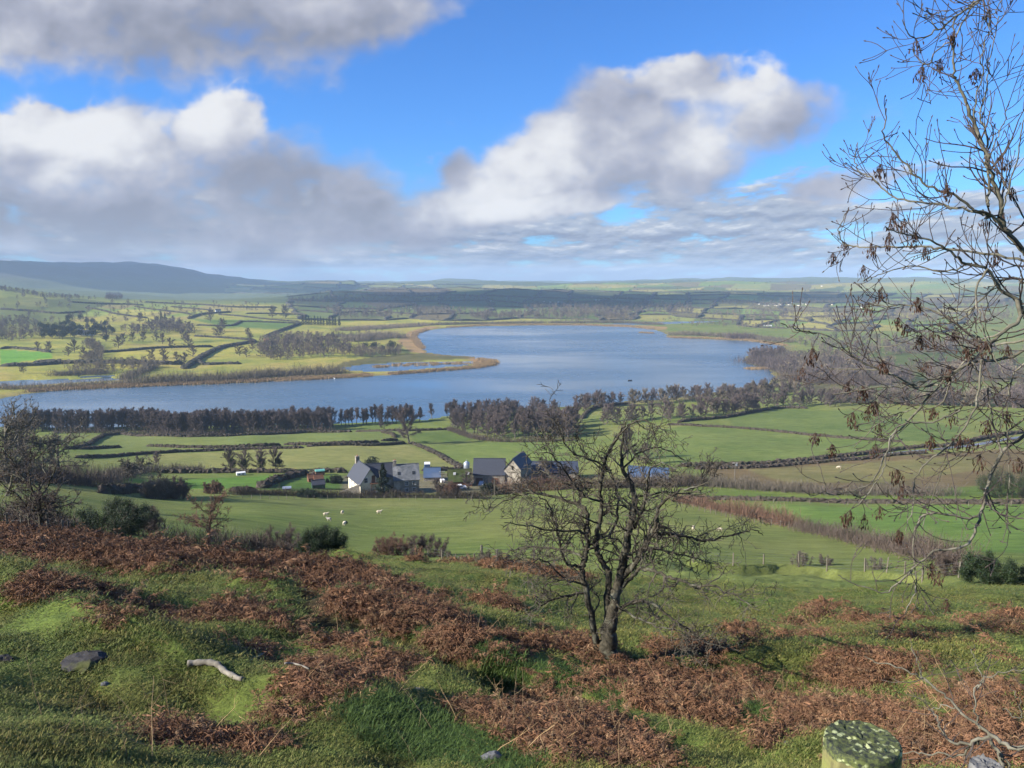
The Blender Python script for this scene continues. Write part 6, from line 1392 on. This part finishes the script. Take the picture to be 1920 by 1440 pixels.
fence('post and wire fence along the top of the sheep field below the houses', [(455,935),(540,936),(626,935),(700,936),(800,937),(860,938),(930,939)], 2.2, 1.1)
fence('post and wire fence against the trimmed hedge on the right', [(1330,938),(1420,942),(1520,945),(1650,948),(1800,949),(1935,949)], 4.2, 1.1)
fence('weathered fence slanting down the hill beside reddish scrub', [(1270,950),(1340,965),(1400,978),(1470,989),(1540,1000),(1600,1010),(1665,1026),(1720,1045)], 2.6, 1.2)
fence('old stock fence on the bank under the ash boughs', [(1300,1054),(1334,1057),(1392,1061),(1457,1060),(1514,1064),(1573,1071),(1630,1074),(1700,1079),(1760,1084),(1830,1090),(1930,1098)], 4.2, 1.25, 64, 4, prad=.05)
fence('leaning posts of the old fence at the left edge', [(-20,990),(27,992),(80,1000),(130,1004)], 2.4, 1.1, 0, 3)
fence('few posts behind the green hump at the field edge', [(735,1040),(830,1048),(917,1056),(1000,1062)], 5.5, 1.1)
fence('wooden rail fence of the paddock by the green shed', [(520,920),(570,921),(620,922)], 2.2, 1.0, 0, 0, 1)
gt = at(826, 938); o = empty('rail_trestle', gt, face_yaw(826, 0)); tag(o, 'small wooden stile with splayed rails in the fence below the farm', 'stile'); 
for s in (-1, 1): mb = MB(); mb.cyl((0, 0, .75), (s*1.5, 0, .1), .06, None, 5); mb.build('rail', M['post_grey'], o)
mb = MB(); mb.box((0, .02, .4), (.14, .14, 1.1)); mb.build('post', M['post_grey'], o)
# ------------------------------------------------------------------ sheep
def sheep_mesh(graze, seed):
    bm = bmesh.new(); sk = bm.verts.layers.skin.verify(); rs = np.random.RandomState(seed)
    def v(co, r): x_ = bm.verts.new(co); x_[sk].radius = r if hasattr(r, '__len__') else (r, r); return x_
    def chain(prev, lst):
        for co, r in lst: w_ = v(co, r); bm.edges.new((prev, w_)); prev = w_
        return prev
    root = v((-.05, 0, .62), (.24, .25)); root[sk].use_root = True; b = chain(root, [((.22, 0, .62), (.23, .24))]); rump = chain(root, [((-.33, 0, .62), (.22, .24)), ((-.48, 0, .60), (.14, .15))]); chain(rump, [((-.53, 0, .45), .035)])
    if graze: hd = chain(b, [((.42, 0, .58), (.17, .17)), ((.58, 0, .36), (.095, .10)), ((.66, 0, .20), (.075, .08)), ((.72, 0, .10), (.045, .045))])
    else: hd = chain(b, [((.42, 0, .72), (.16, .16)), ((.54, 0, .88), (.095, .10)), ((.66, 0, .92), (.08, .085)), ((.80, 0, .86), (.045, .05))])
    for s in (-1, 1):
        chain(b, [((.26, s*.12, .40), (.08, .08)), ((.27, s*.12, .22), (.042, .042)), ((.27, s*.12, .02), (.04, .04))])
        chain(root, [((-.33, s*.13, .42), (.10, .10)), ((-.39, s*.13, .23), (.042, .042)), ((-.35, s*.13, .02), (.04, .04))])
    me = bpy.data.meshes.new('sheep'); bm.to_mesh(me); bm.free(); return me
def sheep(label, px, py, hpx, yaw_, graze, mat, patch=None):
    p = at(px, py); m = math.hypot(p[0], p[1])/FPX; o = link('sheep', sheep_mesh(graze, 1), None, p, yaw_); s = hpx*m/1.0*.9; o.scale = (s*1.08, s*1.15, s); o.data.materials.append(M[mat]); o.modifiers.new('skin', 'SKIN'); sd = o.modifiers.new('sub', 'SUBSURF'); sd.levels = sd.render_levels = 2
    tag(o, label, 'sheep'); 
    for s_ in (-1, 1):
        mb = MB(); hx, hz = ((.62, .27) if graze else (.60, .95)); mb.add([(hx, s_*.06, hz), (hx-.03, s_*.19, hz-.01), (hx+.04, s_*.17, hz-.05), (hx, s_*.07, hz-.05)], [(0,1,2,3)]); mb.build('ear', M[mat], o)
    return o
def patched():
    m, nt, b = nodemat('patched_fleece'); tc = nn(nt, 'ShaderNodeTexCoord'); sp = nn(nt, 'ShaderNodeSeparateXYZ'); nt.links.new(tc.outputs['Object'], sp.inputs[0])
    nt.links.new(mixrgb(nt, ramp(nt, sp.outputs['X'], .05, .10), (.6,.54,.42), (.045,.035,.03)), b.inputs['Base Color']); b.inputs['Roughness'].default_value = .95; return m
M['patched'] = patched()
M['fleece_grey'] = simple_mat('grey_fleece', (.42,.38,.34), (.3,.27,.25), 9, .95)
sheep('cream sheep facing right, upper left of the flock in the farm field', 611, 968, 9.5, .15, False, 'fleece')
sheep('greyish sheep lying with its head to the left, lowest of the left flock', 617, 977, 9, pi-.1, False, 'fleece_grey')
sheep('sheep seen end-on, white, at the top of the left flock', 642, 964, 9.5, 1.45, True, 'fleece')
sheep('black and white sheep turned away at the bottom of the flock', 647, 985, 11, 1.1, True, 'patched')
sheep('cream sheep standing apart towards the middle of the field', 711, 964, 10, .1, False, 'fleece')
sheep('cream sheep grazing right of the foreground hawthorn', 1300, 994, 12, 1.3, True, 'fleece')
sheep('white sheep grazing beside the slanting fence', 1350, 996, 9, 2.9, True, 'fleece')
sheep('distant white sheep in the brown field', 1573, 879, 7, 2.8, True, 'fleece')
# swans on the lake
for lb, px, py, mt in [('white swan on the lake below the willow belt', 627, 710, 'white'), ('dark small boat drifting off the near shore trees', 1181, 714, 'dark')]:
    q = plane0(px, py); mb = MB()
    if mt == 'white': mb.tube([(-1.1,0,.25),(-.8,0,.3),(0,0,.35),(.6,0,.3),(.85,0,.6),(.85,0,1.1),(1.05,0,1.2),(1.3,0,1.12)], [.05,.35,.48,.3,.13,.10,.12,.04], 8); tag(mb.build('swan', M[mt], None, np.r_[q, 0], 2.6, True), lb, 'swan')
    else: mb.tube([(-2.2,0,.3),(-2.0,0,.3),(-1,0,.32),(1,0,.32),(2.0,0,.4),(2.6,0,.5)], [.05,.5,.62,.6,.4,.03], 8); b_ = MB(); o = empty('rowing_boat', np.r_[q, 0], .2); tag(o, lb, 'boat'); mb.build('hull', M[mt], o, None, 0, True); b_.box((-.3, 0, .92), (.25, .9, .06)); b_.build('thwart', M['wood_brown'], o)
# ------------------------------------------------------------------ sky, sun, air, camera
SUN_EL, SUN_AZ = radians(SUN_EL_DEG), radians(SUN_AZ_DEG)     # azimuth measured from the view direction, positive to the right
sdir = np.array([sin(SUN_AZ)*cos(SUN_EL), cos(SUN_AZ)*cos(SUN_EL), sin(SUN_EL)])
sun = bpy.data.lights.new('sun', 'SUN'); sun.energy = SUN_E; sun.angle = radians(.53); sun.color = (1, .92, .80)
so = bpy.data.objects.new('sun', sun); COL.objects.link(so); so.location = tuple(sdir*300+EYE)
from mathutils import Vector
so.rotation_euler = Vector(tuple(sdir)).to_track_quat('Z', 'Y').to_euler()
world = bpy.data.worlds.new('World'); scene.world = world; world.use_nodes = True; wt = world.node_tree
for n in list(wt.nodes): wt.nodes.remove(n)
class X:                              # tiny expression builder for shader maths
    def __init__(s, o): s.o = o
    def _m(s, op, *a):
        n = wt.nodes.new('ShaderNodeMath'); n.operation = op
        for i, v in enumerate((s,)+a):
            if isinstance(v, X): wt.links.new(v.o, n.inputs[i])
            else: n.inputs[i].default_value = float(v)
        return X(n.outputs[0])
    def __add__(s, b): return s._m('ADD', b)
    def __radd__(s, b): return s._m('ADD', b)
    def __sub__(s, b): return s._m('SUBTRACT', b)
    def __rsub__(s, b): return (s*-1.0)+b
    def __mul__(s, b): return s._m('MULTIPLY', b)
    def __rmul__(s, b): return s._m('MULTIPLY', b)
    def __truediv__(s, b): return s._m('DIVIDE', b)
    def max(s, b): return s._m('MAXIMUM', b)
    def min(s, b): return s._m('MINIMUM', b)
    def smax(s, b, k): return s._m('SMOOTH_MAX', b, k)
    def ss(s, e0, e1, a=0.0, b=1.0):
        n = wt.nodes.new('ShaderNodeMapRange'); n.interpolation_type = 'SMOOTHSTEP'; wt.links.new(s.o, n.inputs['Value'])
        for k, v in (('From Min', e0), ('From Max', e1), ('To Min', a), ('To Max', b)): n.inputs[k].default_value = v
        return X(n.outputs[0])
def wnoise(x, y, z, scale, detail, rough, lac=2.0):
    c = wt.nodes.new('ShaderNodeCombineXYZ')
    for i, v in enumerate((x, y, z)):
        if isinstance(v, X): wt.links.new(v.o, c.inputs[i])
        else: c.inputs[i].default_value = v
    n = wt.nodes.new('ShaderNodeTexNoise'); n.inputs['Scale'].default_value = scale; n.inputs['Detail'].default_value = detail; n.inputs['Roughness'].default_value = rough; wt.links.new(c.outputs[0], n.inputs['Vector'])
    return X(n.outputs['Fac'])-.5
def wmix(f, a, b):
    n = wt.nodes.new('ShaderNodeMix'); n.data_type = 'RGBA'; wt.links.new(f.o, n.inputs[0])
    for i, v in ((6, a), (7, b)):
        if hasattr(v, 'links'): wt.links.new(v, n.inputs[i])
        else: n.inputs[i].default_value = tuple(v)+(1,)
    return n.outputs[2]
tcw = wt.nodes.new('ShaderNodeTexCoord'); sp = wt.nodes.new('ShaderNodeSeparateXYZ'); wt.links.new(tcw.outputs['Generated'], sp.inputs[0])
dx, dy, dz = (X(sp.outputs[i]) for i in range(3))
U = dx/dy.max(.12); Vv = dz/dy.max(.12)      # tangents of bearing and height ahead of the viewer
def uv(px, py): d = raydir(px, py); return d[0]/d[1], d[2]/d[1]
CLOUDS = [  # centre px, half axes px, tilt (radians, + = rising to the right)
 (60,15,350,112,-.12),(360,25,340,112,-.05),(640,20,220,72,.15),
 (70,290,210,95,0),(220,310,260,105,0),(425,250,85,78,.2),(500,330,150,90,0),(200,400,460,120,0),(610,365,170,95,-.4),(700,410,150,60,-.2),(210,452,430,42,0),
 (1185,200,140,66,.25),(1345,158,112,60,0),(1450,218,118,62,.1),(1190,272,215,86,.25),(1010,310,145,72,.45),(920,375,190,60,.2),(862,318,40,34,.5),(1230,318,185,58,.2),(1080,372,270,50,.1),
 (1560,352,85,32,.2)]
TONES = [   # broad bright (+) and dark (-) parts of the cloud masses
 (1000,300,130,85,.4,.50),(1340,125,180,60,.1,.52),(900,385,200,50,.15,.55),(1200,140,110,50,.3,.38),(430,225,105,80,.2,.62),(70,235,190,65,.1,.62),(250,262,200,60,.1,.50),(1060,398,220,34,.05,.50),(40,30,140,60,0,.06),(200,340,240,55,0,.20),(1180,240,220,80,.1,.12),(1440,180,90,60,.1,.22),
 (570,375,240,75,-.2,-.30),(330,425,440,60,0,-.32),(90,420,200,50,0,-.2),(1270,350,160,42,.1,-.24),(1500,240,100,75,0,-.16),(1390,352,70,26,.1,-.3),(420,70,420,100,0,-.20),(700,40,200,90,0,-.10)]
def ell(u, v, px, py, a, b, t):
    u0, v0 = uv(px, py); c, s_ = cos(t), sin(t); ka, kb = FPX/a, FPX/b
    p = u*(c*ka)+v*(s_*ka)-(u0*c*ka+v0*s_*ka); q = v*(c*kb)-u*(s_*kb)-(v0*c*kb-u0*s_*kb); return 1.0-(p*p+q*q)
wu = U+wnoise(U, Vv, 4.0, 5.0, 3, .55)*.085; wv = Vv+wnoise(U, Vv, 9.0, 5.0, 3, .55)*.065
m = None
for c_ in CLOUDS:
    e = ell(wu, wv, *c_); m = e if m is None else m.smax(e, .5)
m = m.max(-1.5)
tone = None
for c_ in TONES:
    e = ell(wu, wv, *c_[:5]).max(0.0)*c_[5]; tone = e if tone is None else tone+e
def vabs(x): return x._m('ABSOLUTE')
n0 = wnoise(U, Vv*1.3, 1.3, 7.5, 9, .60); l0 = wnoise(U, Vv*1.25, 6.3, 5.2, 4, .50); l1 = wnoise(U-.020, (Vv+.030)*1.25, 6.3, 5.2, 4, .50)
b0 = vabs(wnoise(U, Vv*1.2, 5.1, 12.0, 3, .55))
D0 = m*.50+n0*1.25+l0*.30+(b0*-1.0+.10)*1.3
tp = (tone*2.6).max(0.0).min(1.0)
aw = D0.ss(-.18, .50); ac_ = D0.ss(-.06, .22); alpha = aw+(ac_-aw)*tp
lit = (l0-l1)*2.1+.48+tone*.90-(b0-.1)*1.2+n0*.75-Vv.ss(.15, .33)*.05
K = SKY_K
shadow_c = tuple(c*K for c in (.32,.35,.45)); light_c = tuple(c*K for c in (.95,.96,.99)); mid_c = tuple(c*K for c in (.47,.50,.62))
ccol = wmix(lit.ss(.05, .6), shadow_c, mid_c); ccol = wmix(lit.ss(.42, 1.25), ccol, light_c)
sky = wt.nodes.new('ShaderNodeTexSky'); sky.sky_type = 'NISHITA'; sky.sun_disc = False; sky.sun_elevation = SUN_EL; sky.sun_rotation = SUN_AZ; sky.ozone_density = 4.0; sky.air_density = 1.0; sky.dust_density = .3; sky.altitude = 300
tint = wt.nodes.new('ShaderNodeMix'); tint.data_type = 'RGBA'; tint.blend_type = 'MULTIPLY'; tint.inputs[0].default_value = 1; tint.inputs[7].default_value = SKY_TINT+(1,); wt.links.new(sky.outputs[0], tint.inputs[6])
# thin layered cloud towards the horizon, and haze-pale sky right above the hills
iv = 1.0/(Vv.max(0.0)+.075) if False else X(((Vv.max(0.0)+.17)*1.0).o)._m('POWER', -1.0)
lay = wnoise(U*iv, iv*.85, 2.2, 2.8, 9, .62); lay2 = wnoise(U*iv-.04, iv*.85-.09, 2.2, 2.8, 6, .62)
band = Vv.ss(.185, .06)
la = (lay*1.25+band*.34-.15).ss(-.03, .17)*Vv.ss(.23, .13)
lb = (lay-lay2)*3.0+.42-Vv.ss(.05, .0)*.1
lcol = wmix(lb.ss(.05, .55), tuple(c*K for c in (.31,.37,.51)), tuple(c*K for c in (.48,.55,.68))); lcol = wmix(lb.ss(.55, .95), lcol, tuple(c*K for c in (.80,.84,.90)))
lowc = wmix(Vv.ss(-.008, .018), tuple(c*K for c in (.31,.40,.58)), lcol)
skyc = wmix(la, tint.outputs[2], lowc)
# scattered cloud everywhere else (out of the photograph)
gen = wnoise(dx/(dz.max(.05)+.25), dy/(dz.max(.05)+.25), 3.1, 1.1, 7, .55); away = (dy*-1.0).ss(-.45, -.1)
ga = gen.ss(.0, .22)*away*dz.ss(.0, .15); gcol = tuple(c*K for c in (.55,.57,.63))
skyc = wmix(alpha*dy.ss(.12, .3), skyc, ccol); skyc = wmix(ga, skyc, gcol)
bgn = wt.nodes.new('ShaderNodeBackground'); bgn.inputs['Strength'].default_value = SKY_S; wt.links.new(skyc, bgn.inputs['Color'])
wo = wt.nodes.new('ShaderNodeOutputWorld'); wt.links.new(bgn.outputs[0], wo.inputs['Surface'])
world.cycles.sampling_method = 'NONE'
# clouds added out of view, only to shade the land
def cloud(target, height, sx, sy, seed, dens):
    rs = np.random.RandomState(seed); t = (height-target[2])/sdir[2]; c = np.asarray(target, float)+sdir*t; bm = bmesh.new()
    for k in range(22):
        q = rs.uniform(-1, 1, 3); q[:2] *= (sx*.42, sy*.42); rr = min(sx, sy)*rs.uniform(.18, .34); mt_ = __import__('mathutils').Matrix.Translation((q[0], q[1], abs(q[2])*sy*.12)) @ __import__('mathutils').Matrix.Diagonal((rr, rr, rr*.6, 1)); bmesh.ops.create_icosphere(bm, subdivisions=4, radius=1, matrix=mt_)
    for v in bm.verts:
        k_ = min(sx, sy)*.16; d = fbm(np.array(v.co.x/k_+v.co.z/k_*.7), np.array(v.co.y/k_+v.co.z/k_*.9), 3, 5)*k_*.95; v.co += v.normal*float(d)
    me = bpy.data.meshes.new('shade_clouds'); bm.to_mesh(me); bm.free(); me.polygons.foreach_set('use_smooth', np.ones(len(me.polygons), bool)); m, nt, b = nodemat('shade_cloud_body'); tr = nt.nodes.new('ShaderNodeBsdfTransparent'); df = nt.nodes.new('ShaderNodeBsdfDiffuse'); df.inputs[0].default_value = (.9,.9,.92,1); mx = nt.nodes.new('ShaderNodeMixShader'); mx.inputs[0].default_value = dens
    nt.links.new(tr.outputs[0], mx.inputs[1]); nt.links.new(df.outputs[0], mx.inputs[2]); nt.links.new(mx.outputs[0], nt.nodes['Material Output'].inputs[0]); nt.nodes.remove(b); me.materials.append(m)
    tag(link('shade_clouds', me, None, c), 'unseen cloud shape added to shade the land', 'cloud', kind='stuff')
for c_ in CLOUD_SHADE: cloud(*c_)
# the air
zmax = float(ZZ.max())+12; zmin = float(ZZ.min())-2
mb = MB(); mb.box((0, 0, (max(zmax, 112)+zmin)/2), (29000, 29000, max(zmax, 112)-zmin)); hz, nt, b = nodemat('haze_air'); nt.nodes.remove(b)
pv = nn(nt, 'ShaderNodeVolumePrincipled'); pv.inputs['Color'].default_value = HAZE_C+(1,); pv.inputs['Density'].default_value = HAZE_D; pv.inputs['Anisotropy'].default_value = 0.0
nt.links.new(pv.outputs[0], nt.nodes['Material Output'].inputs['Volume'])
if HAZE_D > 0: tag(mb.build('haze', hz), kind='stuff')
cam = bpy.data.cameras.new('camera'); cam.sensor_width = 36; cam.lens = 36*FPX/1920; cam.clip_start = .05; cam.clip_end = 40000
co = bpy.data.objects.new('camera', cam); COL.objects.link(co); co.location = tuple(EYE); co.rotation_euler = (pi/2-PITCH, 0, 0); scene.camera = co
vs = scene.view_settings; vs.view_transform = 'Standard'; vs.look = 'None'; vs.exposure = EXPO; vs.gamma = 1
cy = scene.cycles; cy.use_adaptive_sampling = True; cy.adaptive_threshold = .018; cy.adaptive_min_samples = 20; cy.use_denoising = True; cy.max_bounces = 6; cy.diffuse_bounces = 1; cy.glossy_bounces = 2; cy.transmission_bounces = 2; cy.volume_bounces = 0; cy.transparent_max_bounces = 40
print('trees', TREE_N, 'objects', len(scene.objects))
